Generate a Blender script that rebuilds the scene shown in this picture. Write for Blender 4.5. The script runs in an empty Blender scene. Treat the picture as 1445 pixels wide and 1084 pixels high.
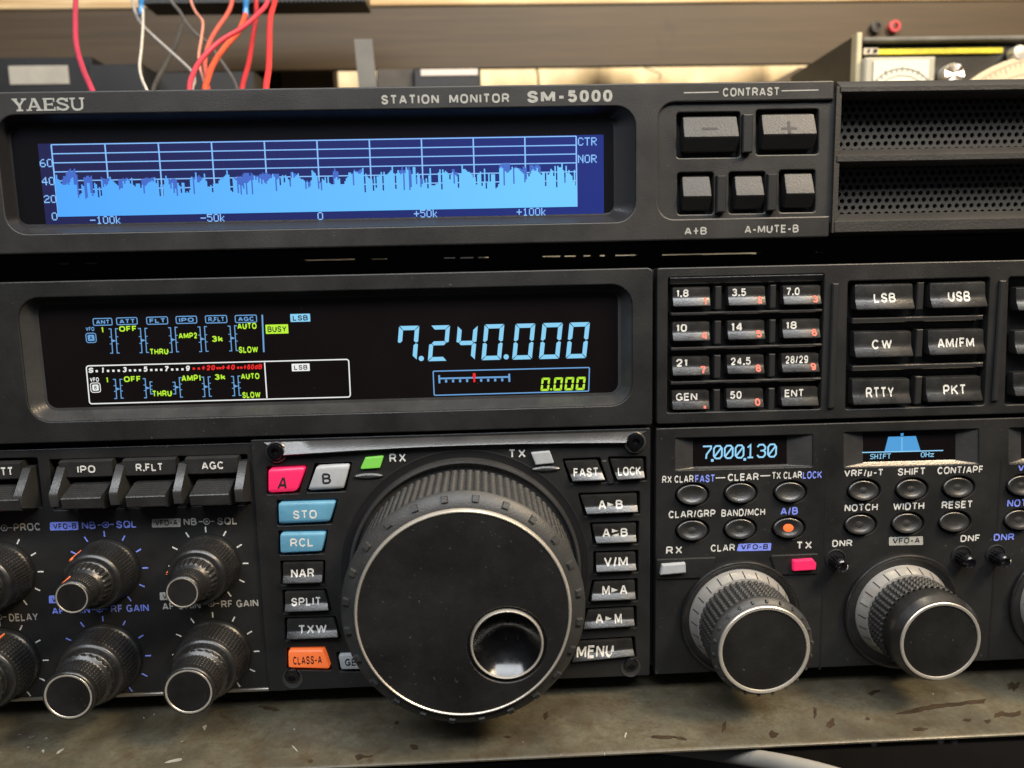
import bpy, math, random
from mathutils import Vector, Matrix
from mathutils.geometry import tessellate_polygon
random.seed(7)
S = bpy.context.scene
C = S.collection
MM = 0.001

# ------------------------------------------------------------------ camera
# The photograph's optics: focal length and orientation fitted from the straight edges of the
# two front panels.  World: X right, Y away from the camera, Z up; the panels stand in Y = 0.
F_PX, CX, CY, PW = 1093.35, 722.5, 542.0, 1445.0
D = 0.2225                                     # camera to panel plane, metres
R = ((0.99895861, 0.02238699, -0.03975567),    # camera right   (X, down, depth)
     (-0.02776825, 0.98970108, -0.14043037),   # camera down
     (0.03620242, 0.14138807, 0.98929207))     # camera forward
cam_d = bpy.data.cameras.new('camera')
cam = bpy.data.objects.new('camera', cam_d)
C.objects.link(cam)
right = Vector((R[0][0], R[0][2], -R[0][1]))
up = -Vector((R[1][0], R[1][2], -R[1][1]))
back = -Vector((R[2][0], R[2][2], -R[2][1]))
m3 = Matrix((right, up, back)).transposed()
cam.matrix_world = Matrix.Translation((0, -D, 0)) @ m3.to_4x4()
cam_d.sensor_width = 36.0
cam_d.lens = F_PX / PW * 36.0
cam_d.clip_start = 0.01
cam_d.clip_end = 50
cam_d.dof.use_dof = True
cam_d.dof.focus_distance = 0.225
cam_d.dof.aperture_fstop = 13.0
S.camera = cam

# ------------------------------------------------------------------ world, lamps, exposure
w = bpy.data.worlds.new('World')
S.world = w
w.use_nodes = True
bg = w.node_tree.nodes['Background']
# a dim room: paler ceiling above, dark below
_n = w.node_tree.nodes; _l = w.node_tree.links
_tc = _n.new('ShaderNodeTexCoord'); _sx = _n.new('ShaderNodeSeparateXYZ'); _r = _n.new('ShaderNodeValToRGB'); _mr = _n.new('ShaderNodeMapRange')
_l.new(_tc.outputs['Generated'], _sx.inputs[0]); _l.new(_sx.outputs['Z'], _mr.inputs['Value'])
_mr.inputs['From Min'].default_value = -1; _mr.inputs['From Max'].default_value = 1
_l.new(_mr.outputs['Result'], _r.inputs['Fac'])
_e = _r.color_ramp.elements
_e[0].position = 0.35; _e[0].color = (0.012, 0.011, 0.010, 1); _e[1].position = 0.95; _e[1].color = (0.26, 0.29, 0.36, 1)
_k = _e.new(0.58); _k.color = (0.035, 0.036, 0.042, 1)
_l.new(_r.outputs['Color'], bg.inputs[0])
bg.inputs[1].default_value = 1.0
S.view_settings.view_transform = 'Standard'
S.view_settings.look = 'None'
S.view_settings.exposure = 0.0
S.view_settings.gamma = 1.0
S.view_settings.use_curve_mapping = False

def lamp(name, loc, target, size, sizey, power, col):
    l = bpy.data.lights.new(name, 'AREA')
    l.shape = 'RECTANGLE'
    l.size, l.size_y = size, sizey
    l.energy = power
    l.color = col
    o = bpy.data.objects.new(name, l)
    C.objects.link(o)
    o.location = loc
    o.rotation_euler = (Vector(target) - Vector(loc)).to_track_quat('-Z', 'Y').to_euler()
    return o
lamp('ceiling_tube', (-0.02, -0.60, 0.66), (0.0, 0.0, 0.0), 1.25, 0.26, 12.8, (0.94, 0.97, 1.0))
lamp('warm_lamp', (0.62, -0.40, 0.66), (0.12, 0.0, 0.0), 0.22, 0.22, 12.0, (1.0, 0.76, 0.47))
bl_ = lamp('bench_lamp', (0.10, 0.02, 0.50), (0.07, 0.40, 0.06), 0.16, 0.10, 1.5, (1.0, 0.86, 0.62))
bl_.data.spread = math.radians(140)

# ------------------------------------------------------------------ measuring helpers
def W(px, py, p=0.0):
    """photo pixel -> (X, Z) on the plane p millimetres in front of the panel plane"""
    a, b, c = px - CX, py - CY, F_PX
    dx = R[0][0]*a + R[1][0]*b + R[2][0]*c
    dd = R[0][1]*a + R[1][1]*b + R[2][1]*c
    dz = R[0][2]*a + R[1][2]*b + R[2][2]*c
    t = (D - p*MM) / dz
    return (dx*t, -dd*t)
def on_level(px, py, z):
    a, b, c = px - CX, py - CY, F_PX
    dx = R[0][0]*a + R[1][0]*b + R[2][0]*c
    dd = R[0][1]*a + R[1][1]*b + R[2][1]*c
    dz = R[0][2]*a + R[1][2]*b + R[2][2]*c
    t = -z / dd
    return (dx*t, dz*t - D)
def rect(xl, yt, xr, yb, p=0.0):
    """(x0, z0, x1, z1) from pixel extents taken through the rectangle's middle"""
    mx, my = (xl+xr)/2, (yt+yb)/2
    return (W(xl, my, p)[0], W(mx, yb, p)[1], W(xr, my, p)[0], W(mx, yt, p)[1])
def rloop(r, rad=0.0, n=5):
    x0, z0, x1, z1 = r
    return roundpoly([(x0, z0), (x1, z0), (x1, z1), (x0, z1)], rad, n)
def roundpoly(pts, rad, n=5):
    out = []
    m = len(pts)
    for i in range(m):
        a, b, c = Vector(pts[i-1]), Vector(pts[i]), Vector(pts[(i+1) % m])
        r = rad[i] if isinstance(rad, (list, tuple)) else rad
        if r <= 0:
            out.append(tuple(b)); continue
        u, v = (a-b).normalized(), (c-b).normalized()
        ang = max(0.05, min(3.1, u.angle(v)))
        d = min(r/math.tan(ang/2), (a-b).length*0.49, (c-b).length*0.49)
        rr = d*math.tan(ang/2)
        ctr = b + (u+v).normalized()*(rr/math.sin(ang/2))
        p0, p1 = b+u*d, b+v*d
        a0 = math.atan2(p0.y-ctr.y, p0.x-ctr.x)
        a1 = math.atan2(p1.y-ctr.y, p1.x-ctr.x)
        da = (a1-a0+math.pi) % (2*math.pi) - math.pi
        for k in range(n+1):
            t = a0+da*k/n
            out.append((ctr.x+rr*math.cos(t), ctr.y+rr*math.sin(t)))
    return out
def ccw(loop):
    s = sum(loop[i-1][0]*loop[i][1]-loop[i][0]*loop[i-1][1] for i in range(len(loop)))
    return loop if s > 0 else loop[::-1]
def offset(loop, d):
    """grow (d>0) or shrink a ccw loop"""
    n = len(loop); out = []
    for i in range(n):
        a, b, c = Vector(loop[i-1]), Vector(loop[i]), Vector(loop[(i+1) % n])
        e1, e2 = (b-a), (c-b)
        if e1.length < 1e-9: e1 = e2
        if e2.length < 1e-9: e2 = e1
        n1 = Vector((e1.y, -e1.x)).normalized(); n2 = Vector((e2.y, -e2.x)).normalized()
        k = n1+n2
        if k.length < 1e-6: k = n1.copy()
        k.normalize()
        out.append(tuple(b + k*(d/max(0.35, k.dot(n1)))))
    return out
def quad(pts, rad=0.0, p=0.0, n=4):
    return ccw(roundpoly([W(x, y, p) for x, y in pts], rad*MM, n))
def ellipse(cx, cz, rx, rz, n=40):
    return [(cx+rx*math.cos(2*math.pi*i/n), cz+rz*math.sin(2*math.pi*i/n)) for i in range(n)]

# ------------------------------------------------------------------ mesh builder
class MB:
    def __init__(s): s.v, s.f, s.m = [], [], []
    def add(s, vs, fs, mi=0):
        o = len(s.v)
        s.v += [tuple(q) for q in vs]
        s.f += [tuple(o+i for i in f) for f in fs]
        s.m += [mi]*len(fs)
        return s
    def loft(s, loops, mi=0, close=True):
        """loops: list of lists of 3D points, the same count"""
        n = len(loops[0]); vs = [q for l in loops for q in l]; fs = []
        for a in range(len(loops)-1):
            for i in range(n if close else n-1):
                j = (i+1) % n
                fs.append((a*n+i, a*n+j, (a+1)*n+j, (a+1)*n+i))
        return s.add(vs, fs, mi)
    def cap(s, loop2, p, holes=(), mi=0, y=None):
        yy = -p*MM if y is None else y
        polys = [[Vector((x, z, 0)) for x, z in l] for l in [loop2]+list(holes)]
        flat = [(q.x, yy, q.y) for l in polys for q in l]
        tr = tessellate_polygon(polys)
        fs = []
        for t in tr:
            a, b, c = (Vector((flat[i][0], flat[i][2])) for i in t)
            ar = (b-a).cross(c-a)
            if abs(ar) < 1e-16: continue
            fs.append(tuple(t) if ar > 0 else tuple(t[::-1]))      # ccw seen from -Y
        return s.add(flat, fs, mi)
    def plate(s, loop, pf, pb, bev=0.25, holes=(), hb=None, mi=0):
        """extruded plate with bevelled outline and bevelled holes"""
        hb = bev if hb is None else hb
        lp = lambda l, p: [(x, -p*MM, z) for x, z in l]
        inner = offset(loop, -bev*MM)
        hout = [offset(h, hb*MM) for h in holes]
        s.cap(inner, pf, hout, mi)
        s.loft([lp(loop, pb), lp(loop, pf-bev), lp(offset(loop, -bev*0.3*MM), pf-bev*0.3), lp(inner, pf)], mi)
        for h, ho in zip(holes, hout):
            s.loft([lp(ho, pf), lp(offset(h, hb*0.3*MM), pf-hb*0.3), lp(h, pf-hb), lp(h, pb)], mi)
        return s
    def box(s, x0, y0, z0, x1, y1, z1, mi=0, bev=0.0):
        if bev > 0:
            b = bev*MM
            l = [(x0, z0), (x1, z0), (x1, z1), (x0, z1)]
            lp = lambda q, y: [(x, y, z) for x, z in q]
            q = offset(l, -b)
            s.loft([lp(q, y1), lp(l, y1-b), lp(l, y0+b), lp(q, y0)], mi)
            s.add(lp(q, y0), [(0, 1, 2, 3)], mi); s.add(lp(q, y1), [(3, 2, 1, 0)], mi)
            return s
        v = [(x0, y0, z0), (x1, y0, z0), (x1, y1, z0), (x0, y1, z0), (x0, y0, z1), (x1, y0, z1), (x1, y1, z1), (x0, y1, z1)]
        return s.add(v, [(0, 3, 2, 1), (4, 5, 6, 7), (0, 1, 5, 4), (1, 2, 6, 5), (2, 3, 7, 6), (3, 0, 4, 7)], mi)
    def prism(s, prof, x0, x1, mi=0):
        """profile [(p mm, z m)] counter-clockwise seen from +X, run from x0 to x1"""
        n = len(prof)
        a = [(x0, -p*MM, z) for p, z in prof]; b = [(x1, -p*MM, z) for p, z in prof]
        s.loft([a, b], mi)
        tr = tessellate_polygon([[Vector((p*MM, z, 0)) for p, z in prof]])
        s.add(a, [tuple(t) for t in tr], mi); s.add(b, [tuple(t[::-1]) for t in tr], mi)
        return s
    def lathe(s, cx, cz, prof, seg=96, mi=0, fn=None, cap=True):
        """profile [(r mm, p mm)] about the panel normal"""
        loops = []
        for k, (r, p) in enumerate(prof):
            l = []
            for i in range(seg):
                t = 2*math.pi*i/seg
                rr = r + (fn(t, p, k) if fn else 0)
                l.append((cx+rr*MM*math.cos(t), -p*MM, cz+rr*MM*math.sin(t)))
            loops.append(l)
        s.loft(loops, mi)
        if cap and prof[-1][0] > 0.01:
            o = len(s.v)-seg
            s.f.append(tuple(range(o, o+seg))); s.m.append(mi)
        return s
    def ribbon(s, pts, wd, y, mi=0, closed=False):
        """flat stroke on the plane Y=y through 2D points (X, Z)"""
        P = [Vector(q) for q in pts]; n = len(P); L, Rr = [], []
        for i in range(n):
            a = P[i-1] if (i > 0 or closed) else None
            c = P[(i+1) % n] if (i < n-1 or closed) else None
            d1 = (P[i]-a).normalized() if a is not None else (c-P[i]).normalized()
            d2 = (c-P[i]).normalized() if c is not None else d1
            n1 = Vector((-d1.y, d1.x)); n2 = Vector((-d2.y, d2.x)); k = (n1+n2)
            if k.length < 1e-6: k = n1
            k.normalize(); h = wd/2/max(0.5, k.dot(n1))
            L.append(P[i]+k*h); Rr.append(P[i]-k*h)
        vs = [(q.x, y, q.y) for q in L]+[(q.x, y, q.y) for q in Rr]
        fs = [(i, n+i, n+(i+1) % n, (i+1) % n) for i in range(n if closed else n-1)]
        return s.add(vs, fs, mi)
    def poly(s, pts, y, mi=0):
        return s.cap(ccw(list(pts)), 0, (), mi, y=y)
    def tube(s, pts, rad, seg=12, mi=0):
        P = [Vector(q) for q in pts]; loops = []
        for i in range(len(P)):
            t = (P[min(i+1, len(P)-1)]-P[max(i-1, 0)]).normalized()
            u = t.cross(Vector((0, 1, 0.01))).normalized(); v = t.cross(u)
            rr = rad[i] if isinstance(rad, list) else rad
            loops.append([P[i]+u*(rr*math.cos(2*math.pi*k/seg))+v*(rr*math.sin(2*math.pi*k/seg)) for k in range(seg)])
        s.loft(loops, mi)
        o = len(s.v)
        s.f.append(tuple(range(o-seg, o))); s.m.append(mi)
        b = o-seg*len(P)
        s.f.append(tuple(range(b+seg-1, b-1, -1))); s.m.append(mi)
        return s
    def build(s, name, mats, parent=None, angle=32, label=None):
        if not isinstance(mats, (list, tuple)): mats = [mats]
        me = bpy.data.meshes.new(name)
        lo = Vector([min(q[i] for q in s.v) for i in range(3)]); hi = Vector([max(q[i] for q in s.v) for i in range(3)])
        ctr = (lo+hi)/2
        me.from_pydata([tuple(Vector(q)-ctr) for q in s.v], [], s.f)
        for m in mats: me.materials.append(m)
        for i, pl in enumerate(me.polygons): pl.material_index = s.m[i]
        me.validate(); me.update()
        me.shade_smooth()
        me.set_sharp_from_angle(angle=math.radians(angle))
        o = bpy.data.objects.new(name, me)
        C.objects.link(o)
        o['_w'] = tuple(ctr)
        if parent is not None:
            o.parent = parent
            o.location = ctr-Vector(parent['_w'])
        else:
            o.location = ctr
        if label: o['label'] = label
        return o
def thing(name, loc, label, cat, group=None):
    o = bpy.data.objects.new(name, None)
    o.empty_display_size = 0.02
    C.objects.link(o); o.location = loc; o['_w'] = tuple(loc)
    tag(o, label, cat, group)
    return o
def tag(o, label, cat, group=None):
    o['label'] = label; o['category'] = cat
    if group: o['group'] = group
    return o
def frame(name, parent, loc):
    """an Empty that is a part and carries sub-parts"""
    o = bpy.data.objects.new(name, None); C.objects.link(o)
    o.empty_display_size = 0.005
    o['_w'] = tuple(loc); o.parent = parent
    o.location = Vector(loc)-Vector(parent['_w'])
    return o

# ------------------------------------------------------------------ materials
def lin(c):
    return tuple(((v/255)/12.92 if v/255 <= 0.04045 else ((v/255+0.055)/1.055)**2.4) for v in c)
def mat(name, base, rough=0.5, metal=0.0, grain=0.0, gscale=2500, mottle=0.0, mscale=60, dust=0.0, spec=0.5, emit=None, estr=1.0, coat=0.0, rmott=0.0):
    m = bpy.data.materials.new(name); m.use_nodes = True
    nt = m.node_tree; b = nt.nodes['Principled BSDF']
    b.inputs['Base Color'].default_value = (*base, 1)
    b.inputs['Roughness'].default_value = rough
    b.inputs['Metallic'].default_value = metal
    b.inputs['Specular IOR Level'].default_value = spec
    b.inputs['Coat Weight'].default_value = coat
    if emit is not None:
        b.inputs['Emission Color'].default_value = (*emit, 1)
        b.inputs['Emission Strength'].default_value = estr
    tc = nt.nodes.new('ShaderNodeTexCoord')
    geo = nt.nodes.new('ShaderNodeNewGeometry')
    if grain > 0:
        n = nt.nodes.new('ShaderNodeTexNoise'); n.inputs['Scale'].default_value = gscale; n.inputs['Detail'].default_value = 2
        nt.links.new(geo.outputs['Position'], n.inputs['Vector'])
        bp = nt.nodes.new('ShaderNodeBump'); bp.inputs['Strength'].default_value = grain; bp.inputs['Distance'].default_value = 0.0002
        nt.links.new(n.outputs['Fac'], bp.inputs['Height']); nt.links.new(bp.outputs['Normal'], b.inputs['Normal'])
    last = None
    if mottle > 0 or dust > 0:
        n = nt.nodes.new('ShaderNodeTexNoise'); n.inputs['Scale'].default_value = mscale; n.inputs['Detail'].default_value = 6
        n.inputs['Roughness'].default_value = 0.65
        nt.links.new(geo.outputs['Position'], n.inputs['Vector'])
        r = nt.nodes.new('ShaderNodeValToRGB')
        r.color_ramp.elements[0].position = 0.3; r.color_ramp.elements[1].position = 0.72
        r.color_ramp.elements[0].color = (*[v*(1-mottle) for v in base], 1)
        r.color_ramp.elements[1].color = (*[min(1, v*(1+mottle)) for v in base], 1)
        nt.links.new(n.outputs['Fac'], r.inputs['Fac']); last = r.outputs['Color']
        if rmott > 0:
            mr = nt.nodes.new('ShaderNodeMapRange'); mr.inputs['To Min'].default_value = rough-rmott; mr.inputs['To Max'].default_value = rough+rmott
            mr.inputs['From Min'].default_value = 0.3; mr.inputs['From Max'].default_value = 0.7
            nt.links.new(n.outputs['Fac'], mr.inputs['Value']); nt.links.new(mr.outputs['Result'], b.inputs['Roughness'])
    if dust > 0:
        n2 = nt.nodes.new('ShaderNodeTexNoise'); n2.inputs['Scale'].default_value = 900; n2.inputs['Detail'].default_value = 3
        nt.links.new(geo.outputs['Position'], n2.inputs['Vector'])
        r2 = nt.nodes.new('ShaderNodeValToRGB'); r2.color_ramp.elements[0].position = 0.70; r2.color_ramp.elements[1].position = 0.78
        r2.color_ramp.elements[0].color = (0, 0, 0, 1); r2.color_ramp.elements[1].color = (dust, dust, dust, 1)
        nt.links.new(n2.outputs['Fac'], r2.inputs['Fac'])
        mx = nt.nodes.new('ShaderNodeMix'); mx.data_type = 'RGBA'
        nt.links.new(r2.outputs['Color'], mx.inputs['Factor']); nt.links.new(last, mx.inputs['A'])
        mx.inputs['B'].default_value = (0.30, 0.29, 0.27, 1); last = mx.outputs['Result']
    if last: nt.links.new(last, b.inputs['Base Color'])
    return m
def glow(name, c, k=1.0):
    return mat(name, (0.01, 0.01, 0.01), 0.4, emit=lin(c), estr=k)

PANEL = mat('panel_plastic', (0.0125, 0.0125, 0.0125), 0.47, grain=0.32, gscale=3400, mottle=0.3, mscale=45, dust=0.18, rmott=0.08)
PANEL2 = mat('monitor_plastic', (0.022, 0.0215, 0.0205), 0.46, grain=0.34, gscale=3200, mottle=0.3, mscale=45, dust=0.2, rmott=0.08)
WELL = mat('well_plastic', (0.008, 0.008, 0.009), 0.5)
KEY = mat('key_plastic', (0.015, 0.0148, 0.0142), 0.30, spec=0.95, grain=0.15, gscale=1500, mottle=0.3, mscale=200, rmott=0.06)
KEYM = mat('rubber_key', (0.017, 0.0165, 0.0155), 0.45, grain=0.35, gscale=1900)
RAIL = mat('rail_plastic', (0.02, 0.02, 0.02), 0.33, spec=0.9, grain=0.2, gscale=2000)
GLASS = mat('display_glass', (0.0062, 0.0046, 0.0050), 0.05, mottle=0.2, mscale=30, dust=0.06)
LCDBACK = mat('screen_surround', (0.006, 0.006, 0.008), 0.16)
CHAMFER = mat('chamfer_plastic', (0.036, 0.036, 0.036), 0.30, spec=0.75, grain=0.25, gscale=2000, mottle=0.3, mscale=90, dust=0.1)
RUBBER = mat('knob_rubber', (0.026, 0.026, 0.0255), 0.55, grain=0.3, gscale=2500, mottle=0.3, mscale=150, dust=0.1)
KNOB = mat('knob_plastic', (0.013, 0.013, 0.013), 0.34, spec=0.7, grain=0.15, gscale=2500, mottle=0.3, mscale=200, dust=0.15, rmott=0.06)
FACE = mat('knob_face', (0.008, 0.0076, 0.0072), 0.52, grain=0.2, gscale=3000, mottle=0.35, mscale=55, dust=0.22, rmott=0.10)
SILVER = mat('silver_ring', (0.74, 0.69, 0.60), 0.36, metal=0.7, grain=0.2, gscale=1500)
SCALE = mat('scale_metal', (0.62, 0.60, 0.56), 0.33, metal=0.64, grain=0.1)
SATIN = mat('satin_aluminium', (0.74, 0.72, 0.68), 0.42, metal=0.85, grain=0.1)
GLOSS = mat('gloss_black', (0.004, 0.004, 0.005), 0.15, spec=0.7)
DISH = mat('dish_black', (0.003, 0.003, 0.0033), 0.17, spec=0.6, mottle=0.4, mscale=200, dust=0.1, rmott=0.08)
INK = mat('white_ink', (0.60, 0.60, 0.57), 0.6, mottle=0.25, mscale=900)
INKG = mat('grey_ink', (0.36, 0.36, 0.33), 0.6, mottle=0.2, mscale=900)
INKB = mat('blue_ink', (0.20, 0.27, 0.85), 0.6, mottle=0.15, mscale=900)
INKK = mat('black_ink', (0.01, 0.01, 0.012), 0.6)
INKR = mat('red_ink', (0.70, 0.13, 0.09), 0.6)
ORANGE_INK = mat('orange_ink', (0.85, 0.20, 0.08), 0.5)
L_BLUE = glow('lit_blue', (134, 206, 242)); L_BLUE2 = glow('lit_dim_blue', (104, 160, 214)); L_LIME = glow('lit_lime', (186, 240, 48))
L_WHITE = glow('lit_white', (236, 238, 236)); L_RED = glow('lit_red', (240, 28, 28)); L_FILL = glow('spectrum_fill', (96, 190, 255)); L_LINE = glow('grid_line', (134, 192, 255))
L_PEAK = glow('peak_fill', (58, 102, 200)); L_OLED = glow('oled_blue', (150, 214, 250)); L_OFILL = glow('oled_fill', (76, 156, 216))
PINK = mat('lit_pink_key', (0.40, 0.02, 0.08), 0.35, emit=lin((240, 34, 88)), estr=0.66)
ORANGE = mat('lit_orange_key', (0.5, 0.13, 0.04), 0.35, emit=lin((240, 104, 46)), estr=0.60)
GREENL = mat('lit_green_lamp', (0.10, 0.22, 0.05), 0.35, emit=lin((112, 200, 66)), estr=0.7)
GREYKEY = mat('pale_grey_key', (0.36, 0.38, 0.40), 0.35, mottle=0.1, mscale=300)
BLUEKEY = mat('pale_blue_key', (0.10, 0.26, 0.36), 0.36, mottle=0.15, mscale=250, emit=lin((60, 120, 160)), estr=0.2)
REDLED = mat('lit_red_led', (0.6, 0.1, 0.03), 0.35, emit=lin((250, 88, 28)), estr=1.0)
TRIM = mat('bottom_trim', (0.32, 0.30, 0.26), 0.4, metal=0.8)

# LCD: its own backlight is stronger to the right
lcd = mat('lcd_backlight', (0.005, 0.005, 0.01), 0.3)
nt = lcd.node_tree; bs = nt.nodes['Principled BSDF']
tcn = nt.nodes.new('ShaderNodeTexCoord'); sx = nt.nodes.new('ShaderNodeSeparateXYZ'); rp = nt.nodes.new('ShaderNodeValToRGB')
nt.links.new(tcn.outputs['Generated'], sx.inputs[0]); nt.links.new(sx.outputs['X'], rp.inputs['Fac'])
rp.color_ramp.elements[0].color = (*lin((27, 30, 78)), 1); rp.color_ramp.elements[1].color = (*lin((22, 42, 124)), 1)
rp.color_ramp.elements[0].position = 0.1
nt.links.new(rp.outputs['Color'], bs.inputs['Emission Color']); bs.inputs['Emission Strength'].default_value = 1.0

# ------------------------------------------------------------------ lettering
_cache = {}
def arc(cx, cy, rx, ry, a0, a1, n=12):
    return [(cx+rx*math.cos(math.radians(a0+(a1-a0)*i/n)), cy+ry*math.sin(math.radians(a0+(a1-a0)*i/n))) for i in range(n+1)]
def bowl(x0, y0, y1, w_):                       # a D-shaped bowl from (x0,y1) round to (x0,y0)
    h = (y1-y0)/2; r = min(h, w_*0.55) if w_ > 0 else h
    return [(x0, y1), (w_-0.45, y1)]+arc(w_-0.45, (y0+y1)/2, 0.45, h, 80, -80, 8)+[(w_-0.45, y0), (x0, y0)]
OV = [(0.5+0.5*math.copysign(abs(math.cos(t))**0.75, math.cos(t)), 0.5+0.5*math.copysign(abs(math.sin(t))**0.85, math.sin(t))) for t in [2*math.pi*i/28 for i in range(28)]]
SS = [(0.95, 0.74)]+arc(0.5, 0.755, 0.44, 0.245, 25, 180, 8)+[(0.10, 0.66), (0.26, 0.555), (0.72, 0.46), (0.93, 0.36)]+arc(0.5, 0.25, 0.47, 0.25, 0, -155, 9)+[(0.02, 0.28)]
FONT = {'A': (.98, [[(0, 0), (.46, 1)], [(.54, 1), (1, 0)], [(.20, .30), (.80, .30)]]), 'B': (.90, [[(0, 0), (0, 1)], bowl(0, .53, 1, .93), bowl(0, 0, .53, 1)]),
 'C': (.94, [arc(.52, .5, .52, .5, 38, 322, 22)]), 'D': (.94, [[(0, 0), (0, 1)], bowl(0, 0, 1, 1)]), 'E': (.80, [[(1, 1), (0, 1), (0, 0), (1, 0)], [(0, .52), (.92, .52)]]),
 'F': (.76, [[(1, 1), (0, 1), (0, 0)], [(0, .50), (.88, .50)]]), 'G': (.98, [arc(.5, .5, .5, .5, 40, 330, 22)+[(.97, .44), (.58, .44)], [(.98, .46), (.98, 0)]]),
 'H': (.92, [[(0, 0), (0, 1)], [(1, 0), (1, 1)], [(0, .5), (1, .5)]]), 'I': (.0, [[(.5, 0), (.5, 1)]]), 'K': (.95, [[(0, 0), (0, 1)], [(.97, 1), (.05, .40)], [(.35, .58), (1, 0)]]),
 'L': (.76, [[(0, 1), (0, 0), (1, 0)]]), 'M': (1.12, [[(0, 0), (0, 1)], [(0.03, 1), (.5, .12)], [(.5, .12), (.97, 1)], [(1, 1), (1, 0)]]), 'N': (.94, [[(0, 0), (0, 1)], [(.02, 1), (.98, 0)], [(1, 0), (1, 1)]]),
 'O': (1.0, [OV+['c']]), 'P': (.87, [[(0, 0), (0, 1)], bowl(0, .42, 1, 1)]), 'Q': (1.0, [OV+['c'], [(.62, .30), (1, -.02)]]), 'R': (.94, [[(0, 0), (0, 1)], bowl(0, .46, 1, .96), [(.62, .46), (1, 0)]]),
 'S': (.88, [SS]), 'T': (.86, [[(0, 1), (1, 1)], [(.5, 1), (.5, 0)]]), 'U': (.90, [[(0, 1), (0, .35)]+arc(.5, .35, .5, .35, 180, 360, 12)+[(1, .35), (1, 1)]]),
 'V': (.94, [[(0, 1), (.5, 0)], [(.5, 0), (1, 1)]]), 'W': (1.36, [[(0, 1), (.25, 0)], [(.25, 0), (.5, .95)], [(.5, .95), (.75, 0)], [(.75, 0), (1, 1)]]), 'X': (.94, [[(0, 0), (1, 1)], [(0, 1), (1, 0)]]),
 'Y': (.92, [[(0, 1), (.5, .42)], [(1, 1), (.5, .42)], [(.5, .46), (.5, 0)]]), 'k': (.72, [[(0, 0), (0, 1)], [(.95, .68), (.05, .28)], [(.38, .46), (1, 0)]]), 'd': (.75, [[(1, 0), (1, 1)], arc(.5, .34, .5, .34, 10, 350, 18)]),
 '0': (.72, [OV+['c']]), '1': (.34, [[(0, .74), (.62, .86), (1, 1)], [(1, 1), (1, 0)]]), '2': (.72, [[(0, .68)]+arc(.5, .70, .48, .30, 168, -20, 10)+[(.80, .46), (.02, .02)], [(0, 0), (1, 0)]]),
 '3': (.74, [arc(.48, .75, .46, .25, 160, -75, 10)+[(.36, .53)], [(.36, .53)]+arc(.48, .27, .52, .27, 75, -165, 11)]), '4': (.76, [[(.72, 0), (.72, 1)], [(.70, 1), (0, .32)], [(0, .27), (1, .27)]]),
 '5': (.74, [[(.92, 1), (.16, 1), (.06, .50)], arc(.48, .32, .50, .32, 140, -160, 14)]), '6': (.74, [arc(.5, .31, .5, .31, 0, 360, 20)[:-1]+['c'], [(.02, .34), (.03, .60)]+arc(.52, .70, .48, .30, 165, 30, 8)]),
 '7': (.74, [[(0, 1), (1, 1)], [(1, .98), (.52, .45), (.38, 0)]]), '8': (.74, [arc(.5, .76, .44, .24, 0, 360, 18)[:-1]+['c'], arc(.5, .27, .5, .27, 0, 360, 18)[:-1]+['c']]), '9': (.74, [arc(.5, .69, .5, .31, 0, 360, 20)[:-1]+['c'], [(.98, .66), (.97, .40)]+arc(.48, .30, .48, .30, -15, -150, 8)]),
 '/': (.42, [[(0, -.04), (1, 1.04)]]), '-': (.58, [[(0, .42), (1, .42)]]), '+': (.80, [[(0, .5), (1, .5)], [(.5, 0), (.5, 1)]]), '.': (.0, [[(.5, -.09), (.5, .10)]]), ' ': (.28, []),
 'µ': (.80, [[(.0, -.25), (.14, .74)], [(.10, .30)]+arc(.42, .18, .34, .20, 200, 330, 6)+[(.80, .30)], [(.92, .74), (.84, .05), (1, -.02)]])}
def glyphs(s, bold=0.012, spc=1.0):
    """lettering drawn with strokes: [(x, z, layer)], faces"""
    k = (s, bold, spc)
    if k not in _cache:
        th = 0.16+bold*2.6; v, f = [], []; x = 0.0; lay = 0
        for ch in s.replace('–', '-'):
            wd, strokes = FONT[ch]; iw = max(0.0, wd-th)
            for st in strokes:
                lay += 1
                mb = MB(); t_ = th if ch not in '.' else th*1.35
                cl = st[-1] == 'c'
                pts = [(x+th/2+u*iw, th/2+q*(1-th)) for u, q in (st[:-1] if cl else st)]
                if ch == '.': pts = [(x+th*0.55, 0), (x+th*0.55, th*1.1)]
                mb.ribbon(pts, t_, 0, 0, cl)
                o = len(v); v += [(a, c, lay) for a, b, c in mb.v]; f += [tuple(o+i for i in q) for q in mb.f]
            x += max(wd, th)+0.17*spc+(spc-1.0)*0.5
        _cache[k] = (v, f)
    return _cache[k]
LAY = 0.0000022
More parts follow.
